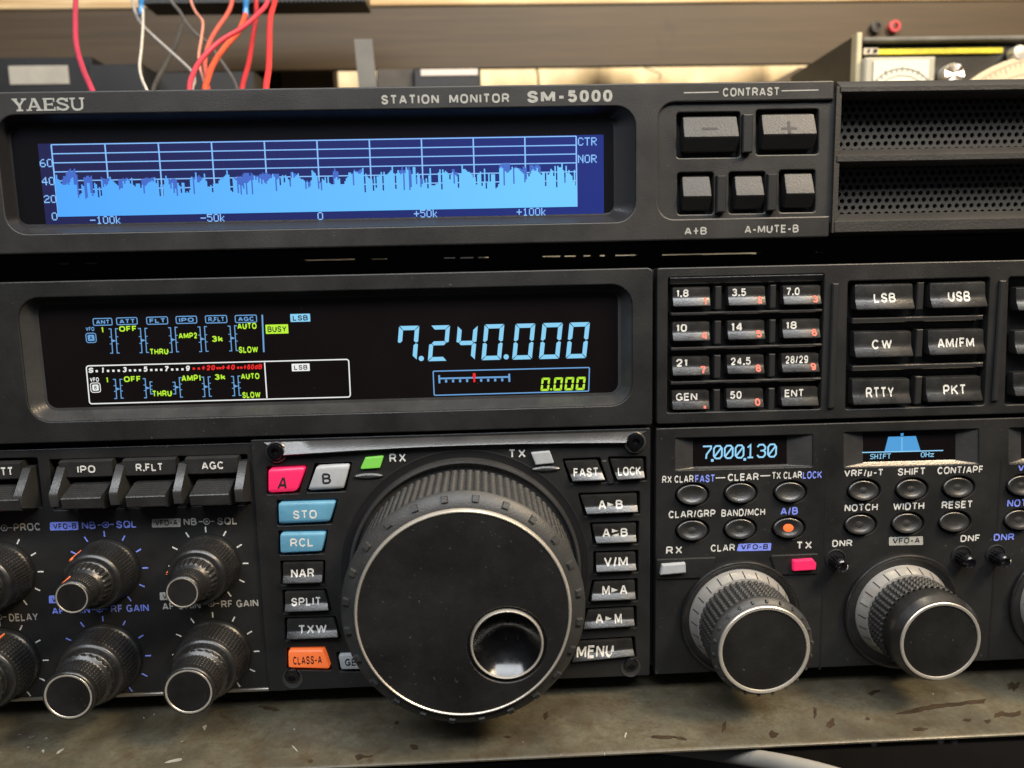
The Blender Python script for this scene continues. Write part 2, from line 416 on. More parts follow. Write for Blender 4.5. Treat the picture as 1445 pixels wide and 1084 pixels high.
def put_text(mb, s, box, p, bold=0.012, spc=1.0, mi=0, shear=0.0):
    """printed lettering filling the pixel box (x0,y0,x1,y1) on the plane p (mm)"""
    v, f = glyphs(s, bold, spc)
    x0, z0, x1, z1 = rect(*box, p)
    ax = min(q[0] for q in v); bx = max(q[0] for q in v); az = min(q[1] for q in v); bz = max(q[1] for q in v)
    if all(c in '-–' for c in s): az, bz = az-0.01, bz+0.01
    if all(c in 'I1.' for c in s):
        c_ = (x0+x1)/2; h_ = (bx-ax)*(z1-z0)/2; x0, x1 = max(x0, c_-h_), min(x1, c_+h_)
    vs = []
    for x, z, l in v:
        u, t = (x-ax)/(bx-ax), (z-az)/(bz-az)
        vs.append((x0+u*(x1-x0)+shear*(t-0.5)*(z1-z0), -p*MM-l*LAY, z0+t*(z1-z0)))
    ff = []
    for q in f:
        a, b, c = (Vector((vs[i][0], vs[i][2])) for i in q[:3])
        ff.append(q if (b-a).cross(c-a) > 0 else q[::-1])
    mb.add(vs, ff, mi)
    return mb
def letter(name, s, box, p, m, parent, **k):
    return put_text(MB(), s, box, p, **k).build(name, m, parent)

SEG = {'0': 'abcdef', '1': 'bc', '2': 'abged', '3': 'abgcd', '4': 'fgbc', '5': 'afgcd', '6': 'afgedc', '7': 'fabc', '8': 'abcdefg', '9': 'abcdfg'}
def seven(mb, ch, box, p, t=0.17, slant=0.12, gap=0.018, mi=0):
    """seven-segment digit with mitred segments in the pixel box"""
    x0, z0, x1, z1 = rect(*box, p); h = z1-z0
    sh = slant*h; wd = (x1-x0)-sh; T = t*wd*1.25; g = gap*h; m = 0.5
    def pt(u, v): return (x0+u+sh*(v/h), z0+v)
    H2 = h/2
    A = {'a': [(0+g, h), (wd-g, h), (wd-T-g*0.4, h-T), (T+g*0.4, h-T)],
         'd': [(T+g*0.4, T), (wd-T-g*0.4, T), (wd-g, 0), (0+g, 0)],
         'b': [(wd, h-g), (wd, H2+g*0.8+T*0.18), (wd-T*0.5, H2+g*0.6), (wd-T, H2+T*0.45+g*.5), (wd-T, h-T-g*0.5)],
         'c': [(wd, g), (wd-T, T+g*0.5), (wd-T, H2-T*0.45-g*.5), (wd-T*0.5, H2-g*0.6), (wd, H2-g*0.8-T*0.18)],
         'f': [(0, h-g), (T, h-T-g*0.5), (T, H2+T*0.45+g*.5), (T*0.5, H2+g*0.6), (0, H2+g*0.8+T*0.18)],
         'e': [(0, g), (0, H2-g*0.8-T*0.18), (T*0.5, H2-g*0.6), (T, H2-T*0.45-g*.5), (T, T+g*0.5)],
         'g': [(T*0.55+g*.6, H2), (T+g*.6, H2+T*0.5), (wd-T-g*.6, H2+T*0.5), (wd-T*0.55-g*.6, H2), (wd-T-g*.6, H2-T*0.5), (T+g*.6, H2-T*0.5)]}
    for k in SEG[ch]:
        mb.poly([pt(u, v) for u, v in A[k]], -p*MM, mi)
def disc(mb, px, py, rpx, p, mi=0, n=20):
    x, z = W(px, py, p); r = W(px+rpx, py, p)[0]-x
    mb.poly(ellipse(x, z, r, r, n), -p*MM, mi)
def line(mb, pts, wpx, p, mi=0, closed=False):
    q = [W(x, y, p) for x, y in pts]
    wd = W(pts[0][0]+wpx, pts[0][1], p)[0]-q[0][0]
    return mb.ribbon(q, wd, -p*MM, mi, closed)
def boxline(mb, xl, yt, xr, yb, wpx, p, rad=0.3, mi=0):
    r = rect(xl, yt, xr, yb, p); l = rloop(r, rad*MM, 3)
    x = W(xl, yt, p)[0]; wd = W(xl+wpx, yt, p)[0]-x
    return mb.ribbon(l, wd, -p*MM, mi, True)
PIX = {'0': '01110 10001 10001 10001 10001 10001 01110', '1': '00100 01100 00100 00100 00100 00100 01110', '2': '01110 10001 00001 00110 01000 10000 11111',
       '4': '00010 00110 01010 10010 11111 00010 00010', '5': '11111 10000 11110 00001 00001 10001 01110', '6': '00110 01000 10000 11110 10001 10001 01110',
       '-': '00000 00000 00000 11111 00000 00000 00000', '+': '00000 00100 00100 11111 00100 00100 00000', 'k': '10000 10000 10010 10100 11000 10100 10010',
       'C': '01110 10001 10000 10000 10000 10001 01110', 'T': '11111 00100 00100 00100 00100 00100 00100', 'R': '11110 10001 10001 11110 10100 10010 10001',
       'N': '10001 11001 10101 10101 10011 10001 10001', 'O': '01110 10001 10001 10001 10001 10001 01110', 'S': '01111 10000 10000 01110 00001 00001 11110',
       'H': '10001 10001 10001 11111 10001 10001 10001', 'I': '01110 00100 00100 00100 00100 00100 01110', 'F': '11111 10000 10000 11110 10000 10000 10000',
       'z': '00000 00000 11111 00010 00100 01000 11111'}
def pixtext(mb, s, box, p, mi=0, slash=False):
    x0, z0, x1, z1 = rect(*box, p)
    n = len(s)*6-1; a = (x1-x0)/n; b = (z1-z0)/7
    for i, ch in enumerate(s):
        rows = PIX[ch].split()
        if slash and ch == '0': rows = '01110 10001 10011 10101 11001 10001 01110'.split()
        for r_, row in enumerate(rows):
            k = 0
            while k < 5:                              # merge runs of lit dots
                if row[k] == '1':
                    e = k
                    while e < 5 and row[e] == '1': e += 1
                    X0 = x0+(i*6+k)*a; X1 = x0+(i*6+e)*a; Z1 = z1-r_*b
                    mb.add([(X0, -p*MM, Z1-b), (X1, -p*MM, Z1-b), (X1, -p*MM, Z1), (X0, -p*MM, Z1)], [(0, 1, 2, 3)], mi)
                    k = e
                else: k += 1

# ------------------------------------------------------------------ keys
LIP = [(0.0, -1.5), (0.0, 0.15), (0.035, 0.55), (0.10, 0.62), (0.50, 0.66), (0.60, 0.72), (0.66, 0.88), (0.90, 1.86), (0.95, 1.98), (0.98, 1.92), (1.0, 1.65), (1.0, -1.5)]
WEDGE = [(0.0, -1.8), (0.0, 0.5), (0.03, 0.85), (0.30, 1.65), (0.57, 2.45), (0.60, 2.52), (0.63, 2.45), (0.66, 2.3), (0.97, 0.7), (1.0, 0.4), (1.0, -1.8)]
FLAT = [(0.0, -1.5), (0.0, 0.7), (0.06, 1.05), (0.18, 1.15), (0.82, 1.35), (0.93, 1.25), (1.0, 0.8), (1.0, -1.5)]
def keymesh(q, prof, p, crn=0.5, sc=1.0, sb=0.22):
    """key cap over the pixel quad (TL, TR, BR, BL), profile (t down the face, rise mm)"""
    tl, tr, br, bl = [Vector(W(x, y, p+sc*0.8)) for x, y in q]
    H = ((tl-bl).length+(tr-br).length)/2/MM
    rows = []
    for t, h in prof:
        l = tl.lerp(bl, t); r = tr.lerp(br, t)
        d = min(t, 1-t)*H                       # distance to top/bottom edge in mm
        ins = (crn-math.sqrt(max(0, crn*crn-(crn-d)**2)))*MM if d < crn else 0
        y = lambda a: -(p+a)*MM
        hb = -1.5; b = sb*MM
        hh = h*sc
        l2 = l+Vector((ins, 0)); r2 = r-Vector((ins, 0))
        rows.append([(l2.x, y(hb), l2.y), (l2.x, y(max(hb, hh-sb)), l2.y), (l2.x+b*0.3, y(max(hb, hh-sb*0.3)), l2.y), (l2.x+b, y(hh), l2.y),
                     (r2.x-b, y(hh), r2.y), (r2.x-b*0.3, y(max(hb, hh-sb*0.3)), r2.y), (r2.x, y(max(hb, hh-sb)), r2.y), (r2.x, y(hb), r2.y)])
    mb = MB()
    mb.loft(rows[::-1], 0, close=False)
    return mb
def face_rise(prof, t):
    for (a, ha), (b, hb) in zip(prof, prof[1:]):
        if a <= t <= b and b > a: return ha+(hb-ha)*(t-a)/(b-a)
    return prof[len(prof)//2][1]
def put_on_face(mb, q, prof, p, sc, s, box, bold, spc, mi=0, shear=0.0):
    """lettering that follows the key's curved face"""
    mid = p+sc*0.9
    v, f = glyphs(s, bold, spc)
    x0, z0, x1, z1 = rect(*box, mid)
    ax = min(k[0] for k in v); bx = max(k[0] for k in v); az = min(k[1] for k in v); bz = max(k[1] for k in v)
    if s in 'I1':
        c_ = (x0+x1)/2; h_ = (bx-ax)*(z1-z0)/2; x0, x1 = max(x0, c_-h_), min(x1, c_+h_)
    tl, tr, br, bl = [Vector(W(x, y, p+sc*0.8)) for x, y in q]
    # cut the text faces finely enough to follow the bend
    import bmesh
    bm = bmesh.new()
    vv = [bm.verts.new((x0+(x-ax)/(bx-ax)*(x1-x0)+shear*((z-az)/(bz-az)-0.5)*(z1-z0), l*LAY, z0+(z-az)/(bz-az)*(z1-z0))) for x, z, l in v]
    for k in f:
        try: bm.faces.new([vv[i] for i in k])
        except ValueError: pass
    zt = (tl.y+tr.y)/2; zb = (bl.y+br.y)/2
    for t, _h in prof[2:-2]:
        bmesh.ops.bisect_plane(bm, geom=bm.verts[:]+bm.edges[:]+bm.faces[:], plane_co=(0, 0, zt+(zb-zt)*t), plane_no=(0, 0, 1))
    bm.verts.ensure_lookup_table(); bm.verts.index_update()
    vs = []
    for k in bm.verts:
        t = max(0.02, min(0.97, (zt-k.co.z)/(zt-zb)))
        vs.append((k.co.x, -(p+face_rise(prof, t)*sc+0.06)*MM-k.co.y, k.co.z))
    ff = []
    for k in bm.faces:
        ids = [q_.index for q_ in k.verts]
        a, b, c = (Vector((vs[i][0], vs[i][2])) for i in ids[:3])
        ff.append(tuple(ids) if (b-a).cross(c-a) > 0 else tuple(ids[::-1]))
    bm.free()
    mb.add(vs, ff, mi)
def key(parent, q, legends, p=0.0, m=KEY, prof=LIP, sc=1.0, crn=0.5, name='push_button', label=None, extra=None):
    k = keymesh(q, prof, p, crn, sc).build(name, m, parent, 16 if prof is WEDGE else 38, label)
    for lg in legends:
        s, box, im = lg[:3]; kw = dict(lg[3]) if len(lg) > 3 else {}
        mb = MB(); put_on_face(mb, q, prof, p, sc, s, box, kw.get('bold', 0.014), kw.get('spc', 1.0), 0, kw.get('shear', 0.0))
        if mb.f: mb.build('legend', im, k)
    if extra: extra(k)
    return k
def grow(q, g, p=0.0, rad=0.5, gx=None):
    gx = g if gx is None else gx
    (a, b), (c, d), (e, f), (h, i) = q
    return quad([(a-gx, b-g), (c+gx, d-g), (e+gx, f+g), (h-gx, i+g)], rad, p)
def R4(x0, y0, x1, y1, s=-0.022):
    """pixel quad of an upright rectangle whose rows climb to the right like the photo's"""
    h = (x1-x0)*s/2
    return [(x0, y0-h), (x1, y0+h), (x1, y1+h), (x0, y1-h)]

# ================================================================== SETTING
ZB = W(700, 961, 0)[1]                       # bottom edge of the transceiver's front
LEDGE_Z = ZB-0.007
wall_m = mat('back_wall', (0.10, 0.085, 0.06), 0.8, mottle=0.4, mscale=8)
MB().box(-1.2, 0.75, -0.6, 1.2, 0.80, 0.9).build('wall', wall_m)['kind'] = 'structure'
floor_m = mat('dark_floor', (0.012, 0.011, 0.010), 0.8, mottle=0.5, mscale=9)
MB().box(-1.2, -0.10, -0.72, 1.2, 0.75, -0.62).build('floor', floor_m)['kind'] = 'structure'

# rusty painted metal shelf
shelf_m = mat('worn_metal', (0.17, 0.155, 0.115), 0.45, grain=0.3, gscale=900, rmott=0.1, mottle=0.01)
nt = shelf_m.node_tree; b = nt.nodes['Principled BSDF']; geo = nt.nodes.new('ShaderNodeNewGeometry')
def noise(sc, det=8, ro=0.6, dist=0.0):
    n = nt.nodes.new('ShaderNodeTexNoise'); n.inputs['Scale'].default_value = sc; n.inputs['Detail'].default_value = det
    n.inputs['Roughness'].default_value = ro; n.inputs['Distortion'].default_value = dist
    nt.links.new(geo.outputs['Position'], n.inputs['Vector']); return n.outputs['Fac']
def ramp(src, a, b_, ca, cb):
    r = nt.nodes.new('ShaderNodeValToRGB'); r.color_ramp.elements[0].position = a; r.color_ramp.elements[1].position = b_
    r.color_ramp.elements[0].color = (*ca, 1); r.color_ramp.elements[1].color = (*cb, 1); nt.links.new(src, r.inputs['Fac']); return r.outputs['Color']
def mixc(f, a, b_):
    m = nt.nodes.new('ShaderNodeMix'); m.data_type = 'RGBA'; nt.links.new(f, m.inputs['Factor']); nt.links.new(a, m.inputs['A'])
    if isinstance(b_, tuple): m.inputs['B'].default_value = (*b_, 1)
    else: nt.links.new(b_, m.inputs['B'])
    return m.outputs['Result']
c0 = ramp(noise(55, 10, 0.7), 0.3, 0.7, (0.048, 0.044, 0.031), (0.125, 0.114, 0.078))
c1 = mixc(ramp(noise(130, 6, 0.7), 0.45, 0.66, (0, 0, 0), (0.75, 0.75, 0.75)), c0, (0.058, 0.041, 0.022))
c2 = mixc(ramp(noise(85, 5, 0.55, 1.2), 0.63, 0.74, (0, 0, 0), (0.75, 0.75, 0.75)), c1, (0.040, 0.024, 0.012))
c2 = mixc(ramp(noise(900, 4, 0.7), 0.45, 0.7, (0, 0, 0), (0.5, 0.5, 0.5)), c2, (0.045, 0.036, 0.022))
c3 = mixc(ramp(noise(420, 3, 0.5), 0.73, 0.76, (0, 0, 0), (0.6, 0.6, 0.6)), c2, (0.40, 0.38, 0.33))
nt.links.new(c3, b.inputs['Base Color'])
e0 = on_level(482, 1080, LEDGE_Z); e1 = on_level(1445, 1034, LEDGE_Z)
sl = (e1[1]-e0[1])/(e1[0]-e0[0])
fy = lambda x: e0[1]+sl*(x-e0[0])
shelf = thing('metal_shelf', (0, 0.05, LEDGE_Z), 'worn olive grey metal shelf with rust stains under the big radio', 'shelf')
mb = MB(); n = 60
rows = []
for i in range(n+1):
    x = -0.45+0.9*i/n; y = fy(x)
    rows.append([(x, 0.62, LEDGE_Z), (x, y+0.0009, LEDGE_Z), (x, y+0.0003, LEDGE_Z-0.0002), (x, y, LEDGE_Z-0.0005), (x, y, LEDGE_Z-0.0009), (x, y+0.0006, LEDGE_Z-0.0012), (x, 0.62, LEDGE_Z-0.0012)])
mb.loft(rows[::-1], 0, close=False)
mb.build('shelf_top', shelf_m, shelf)

# long brown scrapes and rust blots on the shelf's top
rust = mat('rust_stain', (0.034, 0.021, 0.010), 0.6, mottle=0.5, mscale=300)
rr_ = random.Random(5)
for pts in ([(1262, 1008), (1290, 1000), (1322, 993), (1360, 990), (1392, 986), (1388, 992), (1350, 996), (1318, 1000), (1290, 1006)],
            [(1404, 1007), (1412, 1004), (1425, 1006), (1440, 1003), (1441, 1009), (1428, 1012), (1415, 1010), (1403, 1013)], [(1421, 966), (1428, 962), (1433, 965), (1440, 962), (1438, 970), (1430, 976), (1427, 971), (1424, 974)],
            [(1224, 979), (1232, 974), (1240, 973), (1243, 976), (1236, 978), (1230, 982)], [(500, 1067), (507, 1064), (515, 1066), (526, 1066), (522, 1069), (512, 1070), (505, 1074)]):
    l = []
    for i in range(len(pts)):
        (a, b_), (c, d) = pts[i-1], pts[i]
        for k in range(5):
            l.append(on_level(a+(c-a)*k/5+rr_.uniform(-.9, .9), b_+(d-b_)*k/5+rr_.uniform(-.7, .7), LEDGE_Z+0.00005))
    l = ccw(l); tr = tessellate_polygon([[Vector((x, y, 0)) for x, y in l]])
    MB().add([(x, y, LEDGE_Z+0.00005) for x, y in l], [tuple(t) for t in tr]).build('rust_stain', rust, shelf)

scuff = mat('pale_scuff', (0.30, 0.29, 0.25), 0.6, mottle=0.4, mscale=500)
def blot(px, py, rx, ry, m, name, ang=0.0, n=26):
    k = [rr_.uniform(0.45, 1.25) for _ in range(n)]; k = [(k[i-1]+2*k[i]+k[(i+1) % n])/4 for i in range(n)]
    l = []
    for i in range(n):
        t = 2*math.pi*i/n; u, w_ = rx*k[i]*math.cos(t), ry*k[i]*math.sin(t)
        l.append(on_level(px+u*math.cos(ang)-w_*math.sin(ang), py+u*math.sin(ang)+w_*math.cos(ang), LEDGE_Z+0.00005))
    l = ccw(l); tr = tessellate_polygon([[Vector((x, y, 0)) for x, y in l]])
    MB().add([(x, y, LEDGE_Z+0.00005) for x, y in l], [tuple(t) for t in tr]).build(name, m, shelf)
for px, py, rx, ry, a_ in ((584, 1054, 7, 5, .3), (438, 1074, 5, 3, .2), (1022, 1025, 3, 11, .2), (1092, 1036, 8, 6, .5), (1150, 1005, 3, 9, 0), (1172, 1022, 7, 9, .6), (1224, 1014, 4, 3, 0), (1366, 1016, 7, 2.5, 0), (1394, 1018, 6, 3, 0),
                           (935, 1040, 22, 3, 0), (960, 1042, 11, 2.4, .1), (1300, 1029, 12, 3, 0), (640, 1000, 6, 2.5, .3), (770, 1010, 4, 6, .2), (380, 1000, 16, 3, .2), (330, 988, 20, 3, .1), (560, 1020, 4, 3, 0), (716, 1040, 6, 2.6, 0)):
    blot(px, py, rx, ry, rust, 'rust_stain', a_)
for px, py, rx, ry, a_ in ((61, 1060, 2.2, 3, 0), (85, 1060, 6, 1.8, -.6), (243, 1074, 14, 2.6, -.2), (289, 1026, 3, 4.5, .4), (203, 1013, 1.4, 1.4, 0), (1317, 979, 1.6, 1.2, 0), (883, 1037, 1.3, 5, .3), (416, 1056, 8, 1.2, .8)):
    blot(px, py, rx, ry, scuff, 'pale_scuff', a_, 16)

# ================================================================== STATION MONITOR
mon = thing('station_monitor', (0, 0.06, W(590, 347)[1]), 'black station monitor with a wide blue spectrum screen, on top of the radio', 'monitor')
Zb, Zt = W(590, 347)[1], W(590, 121.5)[1]
XR = W(1174, 220)[0]
XL, XE = -0.235, 0.235
r_scr = rect(0, 156, 897, 322); scr = rloop(r_scr, 5.6*MM, 7)
nz0, nz1 = W(1050, 307)[1], W(1050, 143)[1]; nx = W(929, 230)[0]
loop = ccw(roundpoly([(XL, Zb), (XR, Zb), (XR, nz0), (nx, nz0), (nx, nz1), (XR, nz1), (XR, Zt), (XL, Zt)], [0.5*MM, 0.6*MM, 0.3*MM, 4.5*MM, 4.5*MM, 0.3*MM, 0.6*MM, 0.5*MM]))
mb = MB()
mb.plate(loop, 0.0, -6.0, 0.45, [scr], 0.35)
mb.build('front_panel', PANEL2, mon)
# body behind
MB().box(XL+0.001, 0.0062, Zb+0.0006, XR-0.001, 0.165, Zt-0.0012).box(XR-0.0008, 0.0125, Zb+0.0006, XE-0.001, 0.165, Zt-0.0012).build('cabinet', PANEL2, mon)
# recess wall round the screen
gl = rloop(rect(17, 171, 869, 312, -4.2), 3.0*MM, 7)
so = offset(scr, -0.05*MM)
mb = MB(); L3 = lambda l, p: [(x, -p*MM, z) for x, z in l]
mb.loft([L3(so, -0.3), L3(gl, -4.2), L3(offset(gl, -0.6*MM), -4.3)])
mb.build('screen_bezel', mat('bezel_plastic', (0.016, 0.016, 0.018), 0.36, grain=0.2, gscale=2000), mon)
scrw = MB(); scrw.plate(offset(gl, 0.3*MM), -4.35, -5.8, 0.1)
scrn = scrw.build('screen', LCDBACK, mon)
# the lit LCD
pl = -4.28
lq = [W(58, 318.5, pl), W(852, 303, pl), W(852, 190, pl), W(58, 203, pl)]
lx0 = W(59, 260, pl)[0]; lx1 = W(852, 246, pl)[0]; lz0 = W(455, 311.5, pl)[1]; lz1 = W(455, 196.5, pl)[1]
mb = MB(); mb.poly([(lx0, lz0), (lx1, lz0), (lx1, lz1), (lx0, lz1)], -pl*MM)
mb.build('lcd', lcd, scrn)
gx0 = W(77.5, 255, pl)[0]; gx1 = W(813.5, 242, pl)[0]
gz0 = W(447, 299, pl)[1]; gz1 = W(447, 198.3, pl)[1]
def gz(v): return gz0+(gz1-gz0)*v/80
pp = pl+0.06
mb = MB(); lw = 0.0003
for i in range(11):
    x = gx0+(gx1-gx0)*i/10; ww = lw*1.3
    mb.add([(x-ww/2, -pp*MM, gz0), (x+ww/2, -pp*MM, gz0), (x+ww/2, -pp*MM, gz1), (x-ww/2, -pp*MM, gz1)], [(0, 1, 2, 3)])
for v in (10, 20, 30, 40, 50, 60, 70, 80):
    z = gz(v)
    mb.add([(gx0, -(pp+.01)*MM, z-lw/2), (gx1, -(pp+.01)*MM, z-lw/2), (gx1, -(pp+.01)*MM, z+lw/2), (gx0, -(pp+.01)*MM, z+lw/2)], [(0, 1, 2, 3)])
mb.build('graph_grid', L_LINE, scrn)
rs = random.Random(11); n = 370
fill, peak = [], []
lvl = 34.0
for i in range(n):
    u = i/n
    lvl += rs.gauss(0, 1.6); lvl += (30.5+3.5*u-lvl)*0.22
    fill.append(lvl+rs.choice((0, 0, 0, 1, 2, -1)))
for i in range(n): fill[i] += rs.gauss(0, 1.3)
for _ in range(60):                                    # humps
    c = rs.randrange(n); h = rs.uniform(5, 13); wd = rs.uniform(0.9, 3.4)
    for i in range(n):
        d = abs(i-c)/wd
        if d < 2.2: fill[i] = max(fill[i], 31+4*i/n+h*max(0, 1-d/2.2)**0.6*0.95)
for _ in range(95):
    i = rs.randrange(n); fill[i] = min(fill[i], 20+rs.uniform(0, 9)+2*i/n)
for _ in range(70):
    i = rs.randrange(n); fill[i] += rs.uniform(2, 7)
peak = list(fill)
for _ in range(34):
    c = rs.randrange(n); top = fill[c]+rs.uniform(4, 10); wd = rs.randrange(1, 6)
    for i in range(max(0, c-wd), min(n, c+wd)): peak[i] = max(peak[i], top+rs.uniform(-2.5, 1))
def columns(vals, p):
    mb = MB(); a = (gx1-gx0)/n
    for i, v in enumerate(vals):
        v = round(v*0.62)/0.62
        x = gx0+a*i
        mb.add([(x, -p*MM, gz0), (x+a, -p*MM, gz0), (x+a, -p*MM, gz(v)), (x, -p*MM, gz(v))], [(0, 1, 2, 3)])
    return mb
columns(peak, pl+0.1).build('peak_trace', L_PEAK, scrn)
fm = mat('spectrum_backlight', (0.005, 0.005, 0.01), 0.3)
nt = fm.node_tree; bs = nt.nodes['Principled BSDF']; tcn = nt.nodes.new('ShaderNodeTexCoord'); sx = nt.nodes.new('ShaderNodeSeparateXYZ'); rp = nt.nodes.new('ShaderNodeValToRGB')
nt.links.new(tcn.outputs['Generated'], sx.inputs[0]); nt.links.new(sx.outputs['X'], rp.inputs['Fac'])
rp.color_ramp.elements[0].color = (*lin((80, 168, 255)), 1); rp.color_ramp.elements[1].color = (*lin((116, 206, 255)), 1)
nt.links.new(rp.outputs['Color'], bs.inputs['Emission Color']); bs.inputs['Emission Strength'].default_value = 1.0
columns(fill, pl+0.14).build('spectrum_trace', fm, scrn)
def lcd_label(s, box):
    mb = MB(); pixtext(mb, s, box, pl+0.09); mb.build('screen_text', L_LINE, scrn)
for s, b_ in (('60', (56, 224.5, 74.5, 236)), ('40', (59, 250, 77, 261.5)), ('20', (62, 275.5, 79.5, 286.5)), ('0', (73, 300, 81, 311)),
              ('-100k', (127, 305, 171, 316)), ('-50k', (283, 302, 318, 313)), ('0', (448, 299.5, 456, 310.5)), ('+50k', (584, 296, 618, 307)),
              ('+100k', (729, 293.5, 771, 304.5)), ('CTR', (815.5, 194, 842, 205.5)), ('NOR', (815.5, 218.5, 842, 230))):
    lcd_label(s, b_)
# printed names
def slab(mb, box, p):
    """a wide slab-serif word drawn with strokes: letters as centre lines, stroke widths and serifs"""
    x0, z0, x1, z1 = rect(*box, p); H = z1-z0; Wd = x1-x0; k = [0]
    def st(pts, wd):
        k[0] += 1
        mb.ribbon([(x0+u*Wd, z0+v*H) for u, v in pts], wd*H, -(p+0.004*k[0])*MM)
    th, tn, sf = 0.23, 0.15, 0.13
    # Y
    st([(0.03, .93), (0.10, .42)], th); st([(0.165, .93), (0.10, .42)], tn); st([(0.10, .48), (0.10, 0.06)], th)
    st([(0.0, .935), (0.075, .935)], sf); st([(0.13, .935), (0.20, .935)], sf); st([(0.055, .065), (0.145, .065)], sf)
    # A
    st([(0.225, .05), (0.295, .98)], tn); st([(0.305, .98), (0.375, .05)], th); st([(0.25, .34), (0.35, .34)], tn*.9)
    st([(0.19, .065), (0.265, .065)], sf); st([(0.325, .065), (0.415, .065)], sf); st([(0.27, .94), (0.315, .94)], sf)
    # E
    st([(0.455, .02), (0.455, .98)], th); st([(0.425, .935), (0.585, .935)], sf); st([(0.425, .065), (0.590, .065)], sf)
    st([(0.455, .50), (0.55, .50)], sf); st([(0.575, 1.0), (0.575, .70)], tn*.8); st([(0.582, 0.0), (0.582, .30)], tn*.8); st([(0.55, .38), (0.55, .63)], tn*.7)
    # S
    S_ = [(0.752, .72), (0.735, .88), (0.69, .94), (0.645, .88), (0.628, .74), (0.648, .60), (0.70, .51), (0.748, .40), (0.765, .26), (0.742, .11), (0.692, .06), (0.640, .13), (0.622, .29)]
    st(S_, 0.17); st([(0.762, 1.0), (0.762, .68)], tn*.7); st([(0.617, 0.0), (0.617, .32)], tn*.7)
    # U
    st([(0.828, .98), (0.828, .33), (0.842, .15), (0.873, .06), (0.90, .05), (0.93, .08), (0.955, .18), (0.963, .34), (0.963, .98)], 0.17)
    st([(0.79, .935), (0.87, .935)], sf); st([(0.925, .935), (1.0, .935)], sf)
    return mb
slab(MB(), (17, 138.5, 120, 156.5), 0.06).build('lettering', INKG, mon)
for s, b_, bo, sp in (('STATION  MONITOR', (538, 133, 718.5, 146.5), 0.02, 1.12), ('SM-5000', (744, 127.5, 864, 144.5), 0.03, 1.05),
                      ('CONTRAST', (1020, 123.5, 1099, 136), 0.016, 1.05), ('A+B', (966, 320.5, 997.5, 331.5), 0.014, 1.05), ('A-MUTE-B', (1051, 317.5, 1127, 329), 0.014, 1.05)):
    letter('lettering', s, b_, 0.06, INKG, mon, bold=bo, spc=sp)
mb = MB(); line(mb, [(965, 131), (1014, 130)], 1.6, 0.05); line(mb, [(1103, 128.3), (1155, 127)], 1.6, 0.05)
mb.build('printed_rule', INKG, mon)
# recessed button field with wells
wells = [(955, 158.5, 1044.5, 222.5), (1067, 154.5, 1155, 218), (956, 243.5, 1007, 302.5), (1028.5, 242.5, 1080, 301), (1099.5, 240, 1150.5, 299.5)]
pf = -1.0
lp = ccw([(nx-0.002, nz0-0.002), (XR+0.0012, nz0-0.002), (XR+0.0012, nz1+0.002), (nx-0.002, nz1+0.002)])
mb = MB(); mb.plate(lp, pf, -5.8, 0.2, [quad(R4(*q, -0.015), 0.8, pf) for q in wells], 0.35)
mb.build('button_field', PANEL2, mon)
MB().box(nx, 0.0045, nz0, XR, 0.0058, nz1).build('button_field_back', WELL, mon)
for (q, lg) in (((963, 164, 1040, 214.5), [('-', (989, 181, 1011, 184.5), INKK, {'bold': .02})]), ((1074, 160.5, 1149, 210.5), [('+', (1100, 172, 1122, 193), INKK, {'bold': -.01})]),
                ((962, 248.5, 1001.5, 297), []), ((1036, 248, 1075.5, 295), []), ((1106, 244.5, 1146, 293), [])):
    key(mon, R4(*q, -0.015), lg, pf-1.0, KEYM, WEDGE, 1.15, 0.7, 'rubber_button')
for q in ((1047, 162, 1061, 216), (1010.5, 248, 1023.5, 300), (1082, 246, 1095, 297.5)):
    x0, z0, x1, z1 = rect(*q, pf+1)
    MB().box(x0, -0.0009, z0, x1, 0.0011, z1, bev=0.3).build('divider', RAIL, mon)
# louvred loudspeaker section on the right
gX0 = W(1184, 200)[0]; gX1 = XE
def zz(py, p=0.0, px=1300): return W(px, py+(1300-px)*0, p)[1]
z_t0, z_t1 = zz(119.5), zz(129)
bars = [(zz(119.5), zz(129)), (zz(216.5), zz(227)), (zz(309), zz(326))]
GM = mat('grille_plastic', (0.030, 0.029, 0.027), 0.5, grain=0.5, gscale=1500, mottle=0.25, mscale=60, dust=0.12)
mshm = mat('perforated_metal', (0.06, 0.056, 0.050), 0.42, grain=0.2)
XW = gX0+0.0036                                   # inner end of the cavities
for a, b_ in bars:
    t, bt = a, b_
    prof = [(0.2, bt+0.0002), (0.2, t-0.0004), (-0.3, t), (-3.0, t+0.0018), (-11.5, t+0.0026), (-11.5, bt-0.0005), (-4.0, bt-0.0006), (0.0, bt)]
    MB().prism(prof[::-1], XW-0.004 if t < zz(150) else gX0, gX1).build('louvre', GM, mon)
mb = MB()                                          # sloping left cheek
mb.prism([(0, 0), (0, 1)], 0, 0) if False else None
za, zb2 = zz(326), zz(119.5)
lpz = [za, zb2]
mb.add([(gX0-0.0012, -0.0001, za), (gX0-0.0012, -0.0001, zb2), (gX0+0.0004, 0.0002, zb2), (gX0+0.0004, 0.0002, za), (XW+0.0008, 0.0095, zb2), (XW+0.0008, 0.0095, za), (gX0-0.0012, 0.006, za), (gX0-0.0012, 0.006, zb2)],
       [(0, 3, 2, 1), (3, 5, 4, 2), (6, 0, 1, 7)])
mb.build('grille_cheek', GM, mon)
MB().box(XE, -0.0001, za, XE+0.002, 0.165, zb2, bev=0.4).build('side_cheek', GM, mon)
